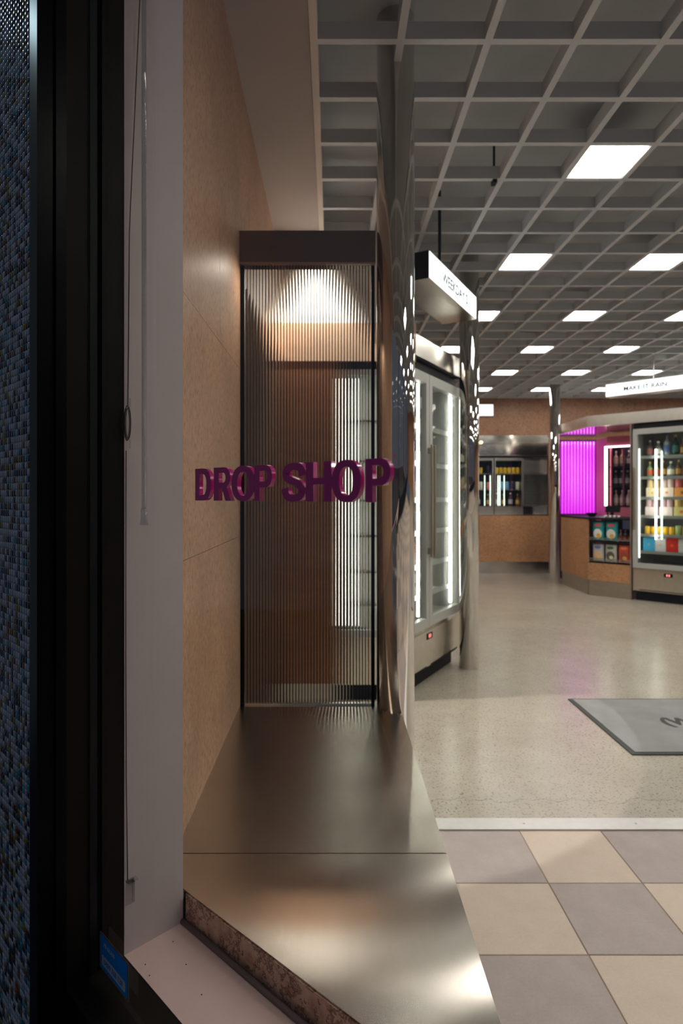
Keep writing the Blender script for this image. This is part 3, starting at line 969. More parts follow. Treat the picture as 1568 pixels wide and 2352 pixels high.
bl_, br_ = (CX0, fp(-.115)[1] + (fp(-.115)[0] - CX0) * .5958), (fp(-.115)[0] - .012, CY + .05)
prism('bright_back', ccp([br_, (br_[0] - .006, br_[1]), (bl_[0] + .01, bl_[1] - .012), bl_]), .40, 2.03, plain('case_back', (.8, .8, .76), .5), cc)
prism('side', ccp([(CX0, CY + .03), (CX0 + .008, CY + .03), (CX0 + .008, bl_[1] - .02), (CX0, bl_[1] - .02)]), .40, 2.03, M['fridge_liner'], cc)
for nm, z0_, z1_, mt_ in (('base', .10, .385, M['steel']), ('plinth', .0, .10, M['black_matt']), ('head', 2.0, 2.044, M['black_matt'])):
    prism(nm, ccp([(CX0, CY + (.0 if nm != 'plinth' else .03)), (CX1, CY + (.0 if nm != 'plinth' else .03)), br_, bl_]), z0_, z1_, mt_, cc)
for z in (.577, .777, .997, 1.215, 1.455, 1.70):
    prism('shelf', ccp([(CX0 + .01, CY + .05), (CX1 - .04, CY + .05), (CX0 + .01, bl_[1] - .025)]), z - .012, z, M['steel_dull'], cc)
bm = bmesh.new()
for a in ((-.197, -.172, .0, .03, .385, 2.0), (.172, .197, 0, .03, .385, 2.0), (-.172, .172, 0, .03, .385, .43), (-.172, .172, 0, .03, 1.965, 2.0)):
    bx(bm, *a)
df = mesh('door_frame', bm, M['fridge_grey'], cc)
bm = bmesh.new(); bx(bm, -.173, .173, .012, .018, .43, 1.966); mesh('glass', bm, M['door_glass'], df)
for x in (-.160, .155):
    bm = bmesh.new(); cyl(bm, .009, .009, .45, 1.95, 10, x, .038); mesh('led_or_reflection_tube', bm, emit('case_tube', (1, .97, .88), 7.0), cc)


def light_sign(label, p0, p1, z0, z1, depth, body, ink_at, size, side_mat):
    d = (Vector(p1) - Vector(p0)); ln = d.length; d.normalize(); nn = Vector((d.y, -d.x))
    t = thing('lightbox_sign', label, 'sign', ((p0[0] + p1[0]) / 2, (p0[1] + p1[1]) / 2, z0), math.atan2(d.y, d.x), 'hanging lit signs')
    h = z1 - z0
    bm = bmesh.new(); bx(bm, -ln / 2, ln / 2, .004, depth, 0, h); bmesh.ops.bevel(bm, geom=bm.edges[:], offset=.002, segments=1, affect='EDGES')
    mesh('casing', bm, side_mat, t)
    bm = bmesh.new(); bx(bm, -ln / 2 - .003, -ln / 2 - .0002, .004, depth, 0, h); mesh('end_plate', bm, M['brown_black'], t)
    bm = bmesh.new(); bx(bm, -ln / 2 + .003, ln / 2 - .003, 0, .004, .003, h - .003); mesh('lit_face', bm, M['sign_face'], t)
    link('wording', text_mesh('wording', body, size, M['sign_ink'], Matrix.Translation((ink_at, -.0006, h * .47)) @ Matrix.Rotation(PI / 2, 4, 'X'), .0005, .0008), t)
    return t


light_sign('white lit hanging sign reading WEEKDAY S above the double fridge', (.526, 3.25), (.964, 4.02), 2.42, 2.570, .235, 'WEEKDAY S', .01, .088, M['steel'])

# ------------------------------------------------------------------ far island: counter, fridge, canopy, sign
BD = Vector((R2, -R2)); B0 = Vector((3.194, 7.51))


def bp(s, d=0.0):
    q = B0 + BD * s + Vector((R2, R2)) * d
    return (q.x, q.y)


sc = thing('service_counter', 'tan faced service counter with open snack shelves beside the far fridge', 'counter', (3.4, 7.9, 0))


def scp(pts):
    return [(x - 3.4, y - 7.9) for x, y in pts]


LX = 3.199
prism('side_panel', scp([(LX, 7.515), (LX + .02, 7.525), (LX + .02, 8.40), (LX, 8.40)]), .19, .945, M['tan'], sc)
prism('front_panel', scp([bp(.004), bp(.512), bp(.512, .02), bp(.02, .02)]), .19, .405, M['tan'], sc)
prism('kick', scp([(LX + .012, 7.53), (LX + .03, 7.53), (LX + .03, 8.39), (LX + .012, 8.39)]), 0, .19, M['steel_dull'], sc)
prism('kick', scp([bp(.012, .01), bp(.512, .01), bp(.512, .03), bp(.03, .03)]), 0, .19, M['steel_dull'], sc)
prism('end_post', scp([bp(.502, -.004), bp(.518, -.004), bp(.518, .06), bp(.502, .06)]), 0, 2.095, M['tan_trim'], sc)
prism('worktop', scp([(LX - .004, 7.506), bp(.502, -.006), bp(.502, .42), (LX + .55, 8.405), (LX - .004, 8.405)]), .945, .968, M['black_matt'], sc)
prism('shelf_back', scp([bp(.03, .36), bp(.50, .36), bp(.50, .37), bp(.03, .37)]), .405, .944, M['black_matt'], sc)
for z in (.415, .675):
    prism('shelf', scp([bp(.03, .015), bp(.50, .015), bp(.50, .355), bp(.03, .355)]), z - .012, z, M['black_matt'], sc)
    for dz in (.022, .045):
        a, b = Vector((*bp(.02, .008), z + dz)), Vector((*bp(.50, .008), z + dz)); o_ = Vector((3.4, 7.9, 0))
        bm = bmesh.new(); tube(bm, [a - o_, b - o_], .0035, 6); mesh('guard_rail', bm, M['steel'], sc)

rf = make_fridge('glass door drinks fridge full of cartons and bottles beside the tan counter', bp(1.155), -PI / 4, ('l', 'r'),
                 ((-.572, .50, 1.80, .066, M['led_soft']), (-.385, .73, 1.78, .050), (-.325, .73, 1.76, .058, M['led_soft']), (.565, .45, 1.97, .062)), M['led'], SH, 'glass door fridges')  # middle two tubes are added, standing in for LED reflections in the door glass

kn = thing('steel_canopy', 'angled stainless steel canopy over the tan counter and the far fridge', 'canopy', (3.9, 7.6, 2.1))


def knp(pts):
    return [(x - 3.9, y - 7.6) for x, y in pts]


M['canopy'] = plain('canopy_steel', (.86, .82, .74), .30, 1.0, .05, 14)
prism('fascia', knp([bp(-.004, -.006), bp(1.80, -.006), bp(1.80, .012), (LX + .012, 7.519)]), .0, .135, M['canopy'], kn)
prism('fascia', knp([(LX - .006, 7.509), (LX + .010, 7.519), (LX + .010, 8.46), (LX - .006, 8.46)]), .0, .135, M['canopy'], kn)
prism('soffit', knp([(LX + .012, 7.522), bp(1.80, .013), bp(1.80, .70), (LX + 1.2, 8.97), (LX + .012, 8.97)]), .012, .04, plain('polished_soffit', (.60, .57, .52), .10, 1.0), kn)
light_sign('white lit hanging sign reading MAKE IT RAIN over the far fridge', (3.253, 7.15), (4.45, 5.953), 2.413, 2.565, .16, 'MAKE IT RAIN', -.41, .074, M['steel_dull'])
bm = bmesh.new(); cyl(bm, .009, .009, 2.55, 3.0, 10, 3.66, 6.84); tag(mesh('hanging_rod', bm, M['alu']), 'pale metal rod holding the sign over the far fridge', 'rod', 'rods of the hanging signs')

# magenta ribbed screen behind the counter
mg = thing('magenta_screen', 'glowing magenta ribbed screen standing behind the tan counter', 'screen', (3.69, 9.02, 0))
bm = bmesh.new(); bx(bm, -.26, .26, 0, .02, .97, 2.06); mesh('backlit_sheet', bm, M['magenta'], mg)
bm = bmesh.new(); bx(bm, -.27, .27, .021, .06, 0, 2.08); bx(bm, -.27, .27, -.01, .02, 0, .965); bx(bm, -.27, -.262, -.01, .02, .965, 2.08); bx(bm, .262, .27, -.01, .02, .965, 2.08); mesh('light_box', bm, M['black_matt'], mg)
bm_r = bmesh.new(); cyl(bm_r, .010, .010, .97, 2.05, 8); me_rib = tomesh('rib', bm_r, emit('magenta_rib', (.74, .012, .82), 1.0), True)
for k in range(11):
    link('rib', me_rib, mg).location = (-.235 + .047 * k, -.003, 0)
struct(prism('wall_alcove', [(3.965, 9.1), (3.985, 9.1), (3.925, 8.42), (3.905, 8.42)], 0, 2.07, M['pink_wall']))

# back bottle cabinet
CD = BD; CB0 = Vector((3.865, 8.46)); CTH = -PI / 4
bc = thing('bottle_cabinet', 'dark bottle cabinet edged with a white light tube behind the counter', 'cabinet', (*(CB0 + CD * .45), 0), CTH)
bm = bmesh.new(); bx(bm, -.45, .45, .26, .28, 0, 2.07); bx(bm, -.45, -.43, 0, .26, 0, 1.94); bx(bm, .43, .45, 0, .26, 0, 1.94); mesh('carcass', bm, plain('cabinet_dark', (.03, .018, .02), .4), bc)
bm = bmesh.new(); bx(bm, -.45, .45, 0, .26, 1.94, 2.07); mesh('pelmet', bm, M['pink_wall'], bc)
for z in (1.10, 1.375, 1.65):
    bm = bmesh.new(); bx(bm, -.43, .43, .01, .26, z - .015, z); mesh('shelf', bm, M['black_matt'], bc)
bm = bmesh.new(); bx(bm, -.43, .43, .01, .26, 0, 1.08); mesh('base', bm, M['pink_wall'], bc)
bm = bmesh.new(); cyl(bm, .016, .016, 1.10, 1.93, 12, -.455, -.012); mesh('light_or_reflection_tube', bm, M['led'], bc)
bm = bmesh.new(); bx(bm, -.43, .43, -.012, .004, 1.915, 1.935); mesh('top_light', bm, emit('pink_led', (1, .80, .86), 5), bc)
bm = bmesh.new(); bx(bm, -.225, -.205, -.03, -.014, 1.1, 1.91); mesh('mullion', bm, plain('violet_post', (.25, .06, .22), .3), bc)

# ------------------------------------------------------------------ goods
_proto = {}


def local_dup(key, builder, pos, rz, name, label, cat, group):
    if key not in _proto:
        t = thing(name, label, cat, pos, rz, group); builder(t); _proto[key] = t
        return t
    return dup(_proto[key], pos, rz, label, group)


def bottle(key, h, r, body, cap, labelc, neck=.32, lab=(.18, .5)):
    def build(t):
        bm = bmesh.new(); nr = r * neck
        lathe(bm, [(r * .9, 0), (r, .01), (r, h * .56), (r * .85, h * .64), (nr * 1.15, h * .74), (nr, h * .80), (nr, h * .91)], 14)
        mesh('body', bm, body, t, True)
        bm = bmesh.new(); lathe(bm, [(nr * 1.2, h * .89), (nr * 1.2, h * .995), (nr * .8, h)], 12); mesh('cap', bm, cap, t)
        bm = bmesh.new(); cyl(bm, r * 1.012, r * 1.012, h * lab[0], h * lab[1], 16); mesh('paper_label', bm, labelc, t, False)
    return key, build


def can(key, h, r, body, top=None):
    def build(t):
        bm = bmesh.new(); lathe(bm, [(r * .8, 0), (r, .008), (r, h - .012), (r * .82, h - .002)], 14); mesh('body', bm, body, t, True)
        bm = bmesh.new(); cyl(bm, r * .83, r * .80, h - .003, h, 14); mesh('lid', bm, top or M['alu'], t)
    return key, build


def carton(key, w, d, h, top, low, dot=None):
    """four-pack sleeve: printed carton with can tops or a plain box with a round emblem"""
    def build(t):
        bm = bmesh.new(); bx(bm, -w / 2, w / 2, -d / 2, d / 2, 0, h * .55); mesh('sleeve', bm, low, t)
        for sx in (-1, 1):
            for sy in (-1, 1):
                bm = bmesh.new(); lathe(bm, [(w * .22, 0), (w * .235, h * .03), (w * .235, h * .40), (w * .18, h * .45)], 12)
                for v in bm.verts:
                    v.co += Vector((sx * w * .25, sy * d * .25, h * .55))
                mesh('can', bm, top, t, True)
        if dot:
            bm = bmesh.new(); cyl(bm, w * .12, w * .12, 0, .002, 14)
            for v in bm.verts:
                v.co = Vector((v.co.x, -d / 2 - v.co.z, v.co.y + h * .28))
            mesh('emblem', bm, dot, t)
    return key, build


def plainbox(key, w, d, h, c, dot):
    def build(t):
        bm = bmesh.new(); bx(bm, -w / 2, w / 2, -d / 2, d / 2, 0, h); bmesh.ops.bevel(bm, geom=bm.edges[:], offset=.003, segments=1, affect='EDGES'); mesh('box', bm, c, t)
        bm = bmesh.new(); cyl(bm, w * .13, w * .13, 0, .002, 14)
        for v in bm.verts:
            v.co = Vector((v.co.x, -d / 2 - v.co.z, v.co.y + h * .52))
        mesh('emblem', bm, dot, t)
    return key, build


WH, CRM, GRN, BRN, BLU, RED = (236, 234, 226), (238, 214, 160), (40, 66, 44), (96, 58, 30), (60, 92, 170), (196, 40, 36)
K = dict(
    clear=bottle('clear', .27, .036, glassy((150, 160, 158)), flat(BLU), flat((70, 100, 160)), .30),
    clearw=bottle('clearw', .185, .040, glassy((120, 128, 124)), flat(WH), flat((240, 236, 214))),
    pale=bottle('pale', .20, .033, glassy((96, 84, 80)), flat((206, 206, 200)), flat((176, 96, 84))),
    green=bottle('green', .25, .036, glassy((30, 62, 40)), flat((200, 180, 90)), flat((60, 120, 110))),
    greenw=bottle('greenw', .22, .036, glassy((28, 56, 36)), flat((180, 190, 90)), flat(WH)),
    wine=bottle('wine', .23, .037, glassy((26, 40, 30)), flat((240, 236, 220)), flat((238, 226, 206))),
    amber=bottle('amber', .20, .030, glassy((110, 66, 24)), flat((220, 190, 110)), flat((206, 160, 90))),
    amberg=bottle('amberg', .19, .031, glassy((120, 150, 96)), flat((228, 186, 110)), flat((214, 84, 60))),
    dark=bottle('dark', .15, .024, glassy((40, 24, 22)), flat((150, 40, 40)), flat((120, 34, 36))),
    pinkb=bottle('pinkb', .22, .034, glassy((210, 176, 166)), flat((236, 226, 220)), flat((238, 212, 202))),
    orangeb=bottle('orangeb', .24, .036, glassy((200, 150, 120)), flat((226, 90, 50)), flat((236, 206, 180))),
    greyb=bottle('greyb', .22, .033, glassy((70, 60, 66)), flat((226, 220, 224)), flat((196, 184, 190))),
    ycan=can('ycan', .10, .030, flat((238, 190, 40))), gcan=can('gcan', .115, .033, flat((170, 200, 120))),
    ocan=can('ocan', .115, .033, flat((250, 170, 100))), pcan=can('pcan', .12, .033, flat((214, 120, 120))),
    bcan=can('bcan', .13, .033, flat((110, 150, 190))), ncan=can('ncan', .13, .033, flat((40, 40, 80))), wcan=can('wcan', .13, .033, flat((220, 214, 196))),
    creampack=carton('creampack', .135, .13, .215, flat((240, 216, 166)), flat((250, 232, 190)), flat((230, 190, 110))),
    pinkpack=carton('pinkpack', .17, .13, .215, flat((226, 120, 116)), flat((248, 172, 90)), flat((180, 110, 60))),
    palepack=carton('palepack', .14, .13, .215, flat((236, 214, 206)), flat((246, 226, 210)), flat((226, 150, 120))),
    rosepack=carton('rosepack', .135, .13, .20, flat((236, 202, 210)), flat((250, 232, 226))),
    yellowpack=carton('yellowpack', .165, .13, .205, flat((244, 214, 130)), flat((240, 226, 150)), flat((224, 140, 70))),
    purplepack=carton('purplepack', .14, .13, .20, flat((206, 170, 180)), flat((118, 86, 140)), flat((226, 120, 100))),
    bluebox=plainbox('bluebox', .125, .12, .165, flat((70, 188, 236)), flat((150, 200, 236))),
    whitebox=plainbox('whitebox', .118, .12, .165, flat((232, 234, 234)), flat((240, 206, 170))),
    redbox=plainbox('redbox', .125, .12, .165, flat((226, 50, 40)), flat((240, 120, 40))),
)
DESC = dict(clear='tall clear bottle with blue cap', clearw='squat bottle with cream label', pale='silver capped dark bottle',
            green='green glass bottle with teal label', greenw='green glass bottle with white label', wine='dark wine bottle with cream label',
            amber='amber bottle with gold cap', amberg='red and green bottle', dark='small dark red bottle', pinkb='pale pink bottle with white cap',
            orangeb='pale bottle with orange cap', greyb='dark grey bottle', ycan='short yellow can', gcan='short green can', ocan='short orange can', pcan='dusty pink can',
            bcan='light blue can', ncan='navy blue can', wcan='off white can', creampack='cream can pack', pinkpack='pink and orange can pack',
            palepack='pale beige can pack', rosepack='rose and white can pack', yellowpack='yellow can pack', purplepack='purple sleeved can pack',
            bluebox='sky blue carton with round emblem', whitebox='white carton with round emblem', redbox='red carton with round emblem')
CAT = lambda k: 'can' if k.endswith('can') else 'pack' if k.endswith('pack') else 'carton' if k.endswith('box') else 'bottle'
SHELF = ['lowest', 'second', 'third', 'fourth', 'fifth', 'top']


def stock(root, x, y, z, key, where, group):
    m = Matrix.Translation(root.location) @ Matrix.Rotation(root.rotation_euler.z, 4, 'Z')
    p = m @ Vector((x, y, z))
    nm = {'can': 'drink_can', 'pack': 'can_pack', 'carton': 'drink_carton', 'bottle': 'drink_bottle'}[CAT(key)]
    k, b = K[key]
    local_dup(k, b, p, root.rotation_euler.z + 0.0, nm, DESC[key] + ', ' + where, CAT(key), group)


def row(root, si, items, x, y, place, step=None, shelves=SH, end='counter end'):
    """items: (key, width); packed from x rightwards on shelf si"""
    for i, (k, w) in enumerate(items):
        stock(root, x + w / 2, y, shelves[si] + .0005 if True else 0, k, '%s from the %s, %s shelf' % (ORD[i], end, place[si]), place['g'] % place[si])
        x += w


pr = {0: 'lowest far fridge', 1: 'second far fridge', 2: 'third far fridge', 3: 'fourth far fridge', 4: 'fifth far fridge', 5: 'top far fridge', 'g': 'drinks on the %s shelf'}
row(rf, 5, [('pale', .08), ('clearw', .10), ('clear', .09), ('green', .085), ('amber', .075), ('greenw', .085), ('greenw', .085), ('wine', .09), ('green', .085), ('clear', .085)], -.53, .19, pr)
row(rf, 4, [('amberg', .075), ('amberg', .07), ('amber', .075), ('clearw', .09), ('amber', .07), ('pale', .08), ('clearw', .09), ('amberg', .07), ('amber', .075), ('amber', .075)], -.53, .19, pr)
row(rf, 3, [('creampack', .16), ('palepack', .15), ('pinkpack', .18), ('palepack', .15), ('creampack', .15), ('pinkpack', .18)], -.53, .20, pr)
row(rf, 2, [('rosepack', .16), ('rosepack', .15), ('yellowpack', .18), ('purplepack', .15), ('yellowpack', .18), ('rosepack', .15)], -.54, .20, pr)
row(rf, 1, [('ycan', .065), ('ycan', .065), ('ycan', .065), ('ycan', .065), ('ycan', .065), ('gcan', .075), ('ocan', .075), ('pcan', .075), ('gcan', .075), ('ocan', .075), ('pcan', .075)], -.54, .16, pr)
row(rf, 0, [('bluebox', .128), ('whitebox', .121), ('redbox', .128), ('whitebox', .121), ('bluebox', .128), ('redbox', .128), ('whitebox', .121)], -.545, .17, pr)

pl = {0: 'lowest double fridge', 1: 'second double fridge', 2: 'third double fridge', 3: 'fourth double fridge', 4: 'fifth double fridge', 5: 'top double fridge', 'g': 'drinks on the %s shelf'}
row(lf, 5, [('wine', .085), ('wine', .085), ('clear', .085), ('green', .085), ('wine', .085), ('wine', .085)], .03, .30, pl, end='door divider')
row(lf, 4, [('wine', .085), ('wine', .085), ('pinkb', .085), ('wine', .085), ('greenw', .085), ('wine', .085)], .03, .30, pl, end='door divider')
row(lf, 3, [('wcan', .08), ('ocan', .08), ('gcan', .08), ('wcan', .08), ('pcan', .08), ('wcan', .08)], .03, .26, pl, end='door divider')
row(lf, 2, [('bcan', .08), ('bcan', .08), ('wcan', .08), ('bcan', .08), ('wcan', .08), ('wcan', .08)], .03, .26, pl, end='door divider')
row(lf, 1, [('pcan', .08), ('ycan', .08), ('ocan', .08), ('pcan', .08), ('ycan', .08), ('pcan', .08)], .03, .26, pl, end='door divider')
row(lf, 0, [('clearw', .09), ('clearw', .09), ('amberg', .09), ('clearw', .09), ('clearw', .09)], .03, .28, pl, end='door divider')

# bottles in the cabinet behind the counter
pb = {0: 'lower cabinet', 1: 'middle cabinet', 2: 'upper cabinet', 'g': 'bottles on the %s shelf'}
CS = [1.10, 1.375, 1.65]
row(bc, 2, [('pinkb', .085), ('orangeb', .09), ('greyb', .085), ('pinkb', .085), ('orangeb', .09), ('pinkb', .085), ('greyb', .08)], -.40, .10, pb, shelves=CS, end='light tube')
row(bc, 1, [('greyb', .08), ('greyb', .08), ('greyb', .08), ('pinkb', .085), ('greyb', .08), ('greyb', .08), ('greyb', .08)], -.40, .10, pb, shelves=CS, end='light tube')
row(bc, 0, [('pinkb', .085), ('pinkb', .085), ('pinkb', .085), ('pinkb', .085), ('pinkb', .085), ('pinkb', .085), ('greyb', .08)], -.40, .10, pb, shelves=CS, end='light tube')


# crisp bags on the counter shelves
def bag(label, s, z, w, h, main, low, blob, blob2):
    p = bp(s, .075)
    t = thing('crisp_bag', label, 'crisp bag', (p[0], p[1], z), -PI / 4, 'crisp bags on the counter shelves')
    bm = bmesh.new(); nx, nz = 8, 12
    for side in (-1, 1):
        g = [[None] * (nz + 1) for _ in range(nx + 1)]
        for i in range(nx + 1):
            for j in range(nz + 1):
                a, b = i / nx * 2 - 1, j / nz * 2 - 1
                puff = .030 * max(0, (1 - a ** 4)) ** .7 * max(0, (1 - abs(b) ** 3)) ** .8
                pinch = 1 - .10 * (1 - b * b) * .6
                g[i][j] = bm.verts.new((a * w / 2 * pinch, side * puff + .004 * math.sin(9 * a + 5 * b) * (1 - abs(b)), (b + 1) / 2 * h))
        for i in range(nx):
            for j in range(nz):
                bm.faces.new((g[i][j], g[i + 1][j], g[i + 1][j + 1], g[i][j + 1]))
    bmesh.ops.remove_doubles(bm, verts=bm.verts[:], dist=.0005)
    mesh('packet', bm, main, t, True)
    for nm, mat, (cx, cz, rx, rz_) in (('print_panel', low, (0, .36, .36, .24)), ('print_blob', blob, (.0, .78, .30, .08)), ('print_food', blob2, (.08, .28, .18, .10))):
        bm = bmesh.new(); n = 16; vs = []
        dy = {'print_panel': 0, 'print_blob': .0004, 'print_food': .0008}[nm]
        rings = []
        for rr in (1.0, .5):
            ring = []
            for k in range(n):
                a = 2 * PI * k / n
                x = cx + rx * rr * math.cos(a); zz = cz + rz_ * rr * math.sin(a)
                aa, bb = x * 2, zz * 2 - 1
                puff = .030 * max(0, (1 - aa ** 4)) ** .7 * max(0, (1 - abs(bb) ** 3)) ** .8 + .004
                ring.append(bm.verts.new((x * w * .94, -puff - .0022 - dy, zz * h)))
            rings.append(ring)
        for k in range(n):
            bm.faces.new((rings[0][k], rings[0][(k + 1) % n], rings[1][(k + 1) % n], rings[1][k]))
        bm.faces.new(rings[1])
        mesh(nm, bm, mat, t)
    return t


TEAL = flat((40, 150, 150), .25)
bag('teal crisp bag with white panel on the upper counter shelf, nearest the counter corner', .105, .676, .15, .255, TEAL, flat((226, 226, 220)), flat((200, 90, 100)), flat((230, 180, 60)))
bag('teal crisp bag with white panel on the upper counter shelf, farther from the corner', .265, .676, .155, .255, TEAL, flat((226, 226, 220)), flat((200, 90, 100)), flat((230, 180, 60)))
bag('white and blue crisp bag on the lower counter shelf', .105, .416, .145, .235, flat((190, 188, 186), .25), flat((214, 180, 140)), flat((90, 110, 170)), flat((224, 196, 120)))
bag('white and green crisp bag on the lower counter shelf', .258, .416, .145, .235, flat((196, 194, 186), .25), flat((90, 84, 66)), flat((60, 110, 70)), flat((226, 220, 190)))
bag('orange red crisp bag on the lower counter shelf', .415, .416, .15, .24, flat((206, 84, 60), .25), flat((150, 70, 50)), flat((230, 120, 90)), flat((220, 160, 70)))
for i in range(3):
    p = bp(.37 + .055 * i, .07)
    k, b = K['dark']
    o = local_dup('dark', b, (p[0], p[1], .6755), -PI / 4, 'drink_bottle', 'small dark red bottle, %s along beside the teal crisp bags' % ORD[i], 'bottle', 'dark bottles on the counter shelf')
for i, (s0, s1, d) in enumerate(((.06, .20, .30), (.36, .49, .16))):
    t = thing('price_card', ('blue ruled card behind the nearer teal crisp bag', 'blue ruled card above the small dark red bottles')[i], 'card', (*bp((s0 + s1) / 2, d), .83), -PI / 4)
    w_ = s1 - s0
    bm = bmesh.new(); bx(bm, -w_ / 2, w_ / 2, 0, .003, 0, .113); mesh('sheet', bm, flat((96, 130, 200)), t)
    for k in range(6):
        bm = bmesh.new(); bx(bm, -w_ / 2 + .005, w_ / 2 - .005, -.0008, 0, .012 + .017 * k, .017 + .017 * k); mesh('printed_line', bm, flat((190, 206, 236)), t)

# things on the counter
bw = thing('serving_bowl', 'black shallow bowl on the counter before the magenta screen', 'bowl', (3.415, 7.90, .9685))
bm = bmesh.new(); lathe(bm, [(.035, 0), (.04, .004), (.068, .042), (.072, .046), (.066, .046), (.036, .010), (.01, .008)], 24); mesh('bowl', bm, M['black_matt'], bw, True)
ps = thing('payment_terminal', 'dark payment terminal on the counter in front of the bottle cabinet', 'payment terminal', (3.62, 7.78, .9685), -PI / 4)
bm = bmesh.new(); bx(bm, -.05, .05, -.05, .06, 0, .018); mesh('foot', bm, M['black_matt'], ps)
bm = bmesh.new(); bx(bm, -.018, .018, 0, .03, .018, .07); mesh('stem', bm, M['black_matt'], ps)
bm = bmesh.new(); bx(bm, -.09, .09, .0, .014, .065, .145, Matrix.Rotation(-.35, 4, 'X')); mesh('screen', bm, M['black'], ps)
for i in range(4):
    t = thing('shot_glass', 'small white cup, %s along the counter edge above the crisps' % ORD[i], 'cup', (*bp(.20 + .05 * i, .06), .9685), 0, 'small cups on the counter edge')
    bm = bmesh.new(); lathe(bm, [(.013, 0), (.018, .03), (.016, .03), (.011, .004)], 12); mesh('cup', bm, flat((240, 232, 226)), t, True)

# ------------------------------------------------------------------ back wall and serving hatch
HX0, HX1, HZ0, HZ1 = 1.3, 3.455, 0.9385, 2.204
struct(box('wall_back', WALL_X, 7.5, BACK_Y, BACK_Y + .08, HZ1, 3.0, M['tan_dark']))
struct(box('wall_back', WALL_X, HX0, BACK_Y, BACK_Y + .08, 0, HZ1, M['tan_dark']))
struct(box('wall_back', HX1, 7.5, BACK_Y, BACK_Y + .08, 0, HZ1, M['tan_dark']))
bk = thing('serving_bench', 'long tan fronted serving bench built into the back wall', 'bench', (2.38, BACK_Y, 0))
box('front_panel', HX0 - 2.38, HX1 - 2.38, -.012, .02, .188, HZ0 - .012, M['tan'], bk)
box('kick', HX0 - 2.38, HX1 - 2.38, .006, .03, 0, .188, M['steel'], bk)
box('steel_top', HX0 - 2.38, HX1 - 2.38, -.016, .36, HZ0 - .012, HZ0, M['steel'], bk)
hd = thing('steel_hood', 'polished steel hood panels above the serving bench hatch', 'hood', (2.38, BACK_Y, 0))
mir = plain('mirror_steel', (.78, .74, .67), .13, 1.0)
N_ = bpy.data.materials['mirror_steel']
nt = N_.node_tree
tx = nt.nodes.new('ShaderNodeTexNoise'); tx.inputs['Scale'].default_value = 5.0
bmpn = nt.nodes.new('ShaderNodeBump'); bmpn.inputs['Strength'].default_value = .07; bmpn.inputs['Distance'].default_value = .02
gm = nt.nodes.new('ShaderNodeNewGeometry'); nt.links.new(gm.outputs['Position'], tx.inputs['Vector'])
nt.links.new(tx.outputs['Fac'], bmpn.inputs['Height']); nt.links.new(bmpn.outputs[0], nt.nodes['Principled BSDF'].inputs['Normal'])
box('upper_panel', HX0 - 2.38, HX1 - 2.38, .0, .02, 2.075, HZ1, mir, hd)
box('lower_panel', HX0 - 2.38, HX1 - 2.38, .03, .05, 1.89, 2.073, mir, hd)
box('back_splash', HX0 - 2.38, HX1 - 2.38, .36, .38, HZ0, 1.89, mir, hd)
box('cheek', HX1 - 2.38 - .02, HX1 - 2.38, .02, .36, HZ0, 1.89, mir, hd)
box('top_plate', HX0 - 2.38, HX1 - 2.38, .05, .36, 1.88, 1.90, M['steel_dull'], hd)
box('valance', HX0 - 2.38, HX1 - 2.38, .052, .062, 1.86, 1.88, M['black_matt'], hd)
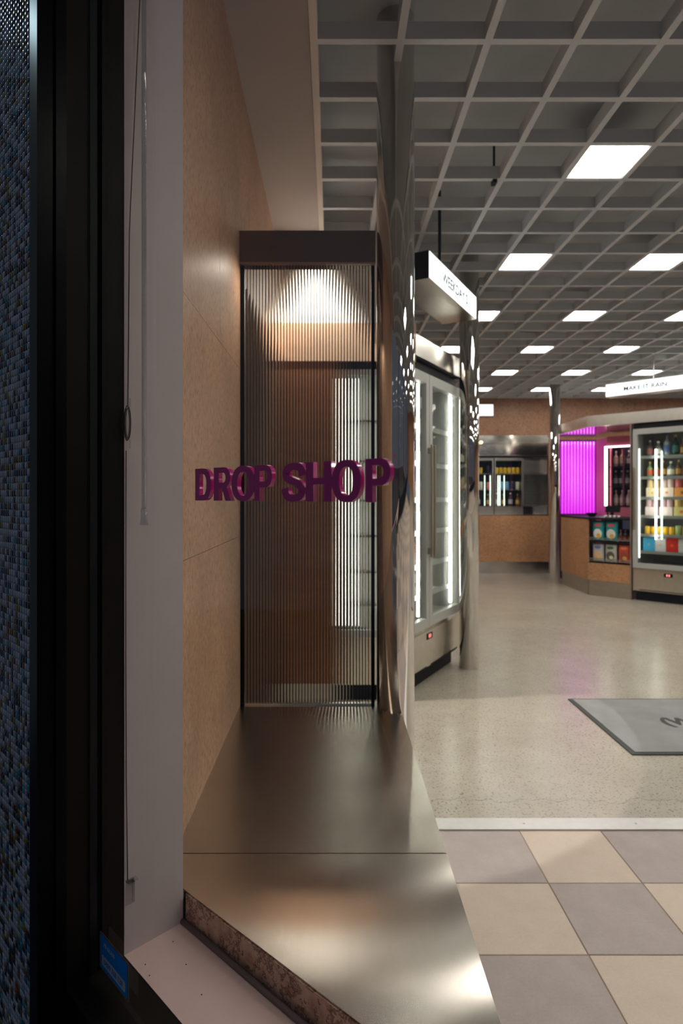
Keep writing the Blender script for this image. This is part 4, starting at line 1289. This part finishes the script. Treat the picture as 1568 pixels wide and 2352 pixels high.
# two added cabinets standing in for reflected fridges, and a louvre in the hatch
for ci, (x0, x1, lab) in enumerate(((1.98, 2.60, 'added cabinet with dark capped bottles standing in for fridge reflections in the hatch'), (2.615, 3.075, 'added cabinet with a row of yellow cans standing in for hatch reflections'))):
    t = thing('reflection_cabinet', lab, 'cabinet', ((x0 + x1) / 2, BACK_Y + .10, HZ0), 0, 'cabinets standing in for hatch reflections')
    w = (x1 - x0) / 2; h = 1.855 - HZ0
    bm = bmesh.new(); bx(bm, -w, w, .24, .25, 0, h); bx(bm, -w, -w + .02, 0, .24, 0, h); bx(bm, w - .02, w, 0, .24, 0, h); bx(bm, -w + .02, w - .02, 0, .24, 0, .13); bx(bm, -w + .02, w - .02, 0, .24, h - .05, h)
    mesh('carcass', bm, M['steel_dull'], t)
    bm = bmesh.new(); bx(bm, -w + .02, w - .02, .228, .239, .13, h - .05); mesh('dark_back', bm, M['black_matt'], t)
    bm = bmesh.new(); bx(bm, -w + .03, w - .03, -.006, -.001, .12, h - .03); mesh('glass', bm, M['door_glass'], t)
    for z in (.40, .66):
        bm = bmesh.new(); bx(bm, -w + .021, w - .021, .03, .226, z - .008, z); mesh('shelf', bm, M['steel_dull'], t)
    for x in ((-w + .06, -w + .09, -w + .16) if ci == 1 else (w - .05, -w + .15, w - .14)):
        bm = bmesh.new(); cyl(bm, .007, .007, .14, .63, 8, x, .014); mesh('light_or_reflection_tube', bm, M['led_soft'], t)  # straight tubes standing in for reflected fridge lights
    for q, (z, keys) in enumerate(((.131, ('greyb', 'amber', 'greyb', 'amber')), (.401, ('ncan', 'bcan', 'bcan', 'ncan', 'wcan') if ci else ('pcan', 'wcan', 'pcan', 'wcan', 'pcan')), (.661, ('ycan',) * 6 if ci else ('ncan', 'ncan', 'ncan', 'ycan', 'ncan')))):
        n = len(keys)
        for i, k in enumerate(keys):
            xx = -w + .06 + (2 * w - .12) * i / (n - 1)
            stock(t, xx, .10, z, k, '%s along the %s shelf of %s' % (ORD[i], ('bottom', 'middle', 'top')[q], ('the dark capped reflection cabinet', 'the yellow can reflection cabinet')[ci]), 'stock in reflection cabinets')
lv = thing('louvre_vent', 'square steel louvre vent in the serving hatch beside the chrome column', 'vent', (3.275, BACK_Y + .17, HZ0 + .13))
bm = bmesh.new()
for a in ((-.185, -.165, 0, .03, 0, .54), (.165, .185, 0, .03, 0, .54), (-.165, .165, 0, .03, 0, .02), (-.165, .165, 0, .03, .52, .54)):
    bx(bm, *a)
mesh('frame', bm, M['steel_dull'], lv)
for k in range(18):
    bm = bmesh.new(); bx(bm, -.165, .165, -.011, .011, -.001, .001, Matrix.Translation((0, .015, .034 + .0278 * k)) @ Matrix.Rotation(.7, 4, 'X')); mesh('slat', bm, M['steel_dull'], lv)
box('panel', -.185, .185, .032, .04, 0, .54, M['black_matt'], lv)
box('upper_sheet', -.185, .185, .0, .02, .545, .785, M['steel_dull'], lv)

ex = thing('exit_sign', 'small blank white lit sign box high on the tan back wall', 'sign', (2.42, BACK_Y, 2.60))
box('casing', -.14, .14, -.05, 0, -.095, .095, M['light_box'], ex, .006)
box('lit_face', -.134, .134, -.054, -.05, -.089, .089, M['sign_face'], ex)
gl = thing('lamp_reflection', 'small warm globe added for a lamp reflection on the steel hood', 'lamp', (2.37, BACK_Y - .002, 2.09))  # glowing globe added for the reflection of a warm lamp
bm = bmesh.new(); bmesh.ops.create_uvsphere(bm, u_segments=14, v_segments=10, radius=.022)
for v in bm.verts:
    v.co.y -= .026
mesh('globe', bm, M['warm_reflection'], gl, True)
bm = bmesh.new(); bx(bm, -.02, .02, -.006, .0, -.02, .02); mesh('base', bm, M['steel'], gl)
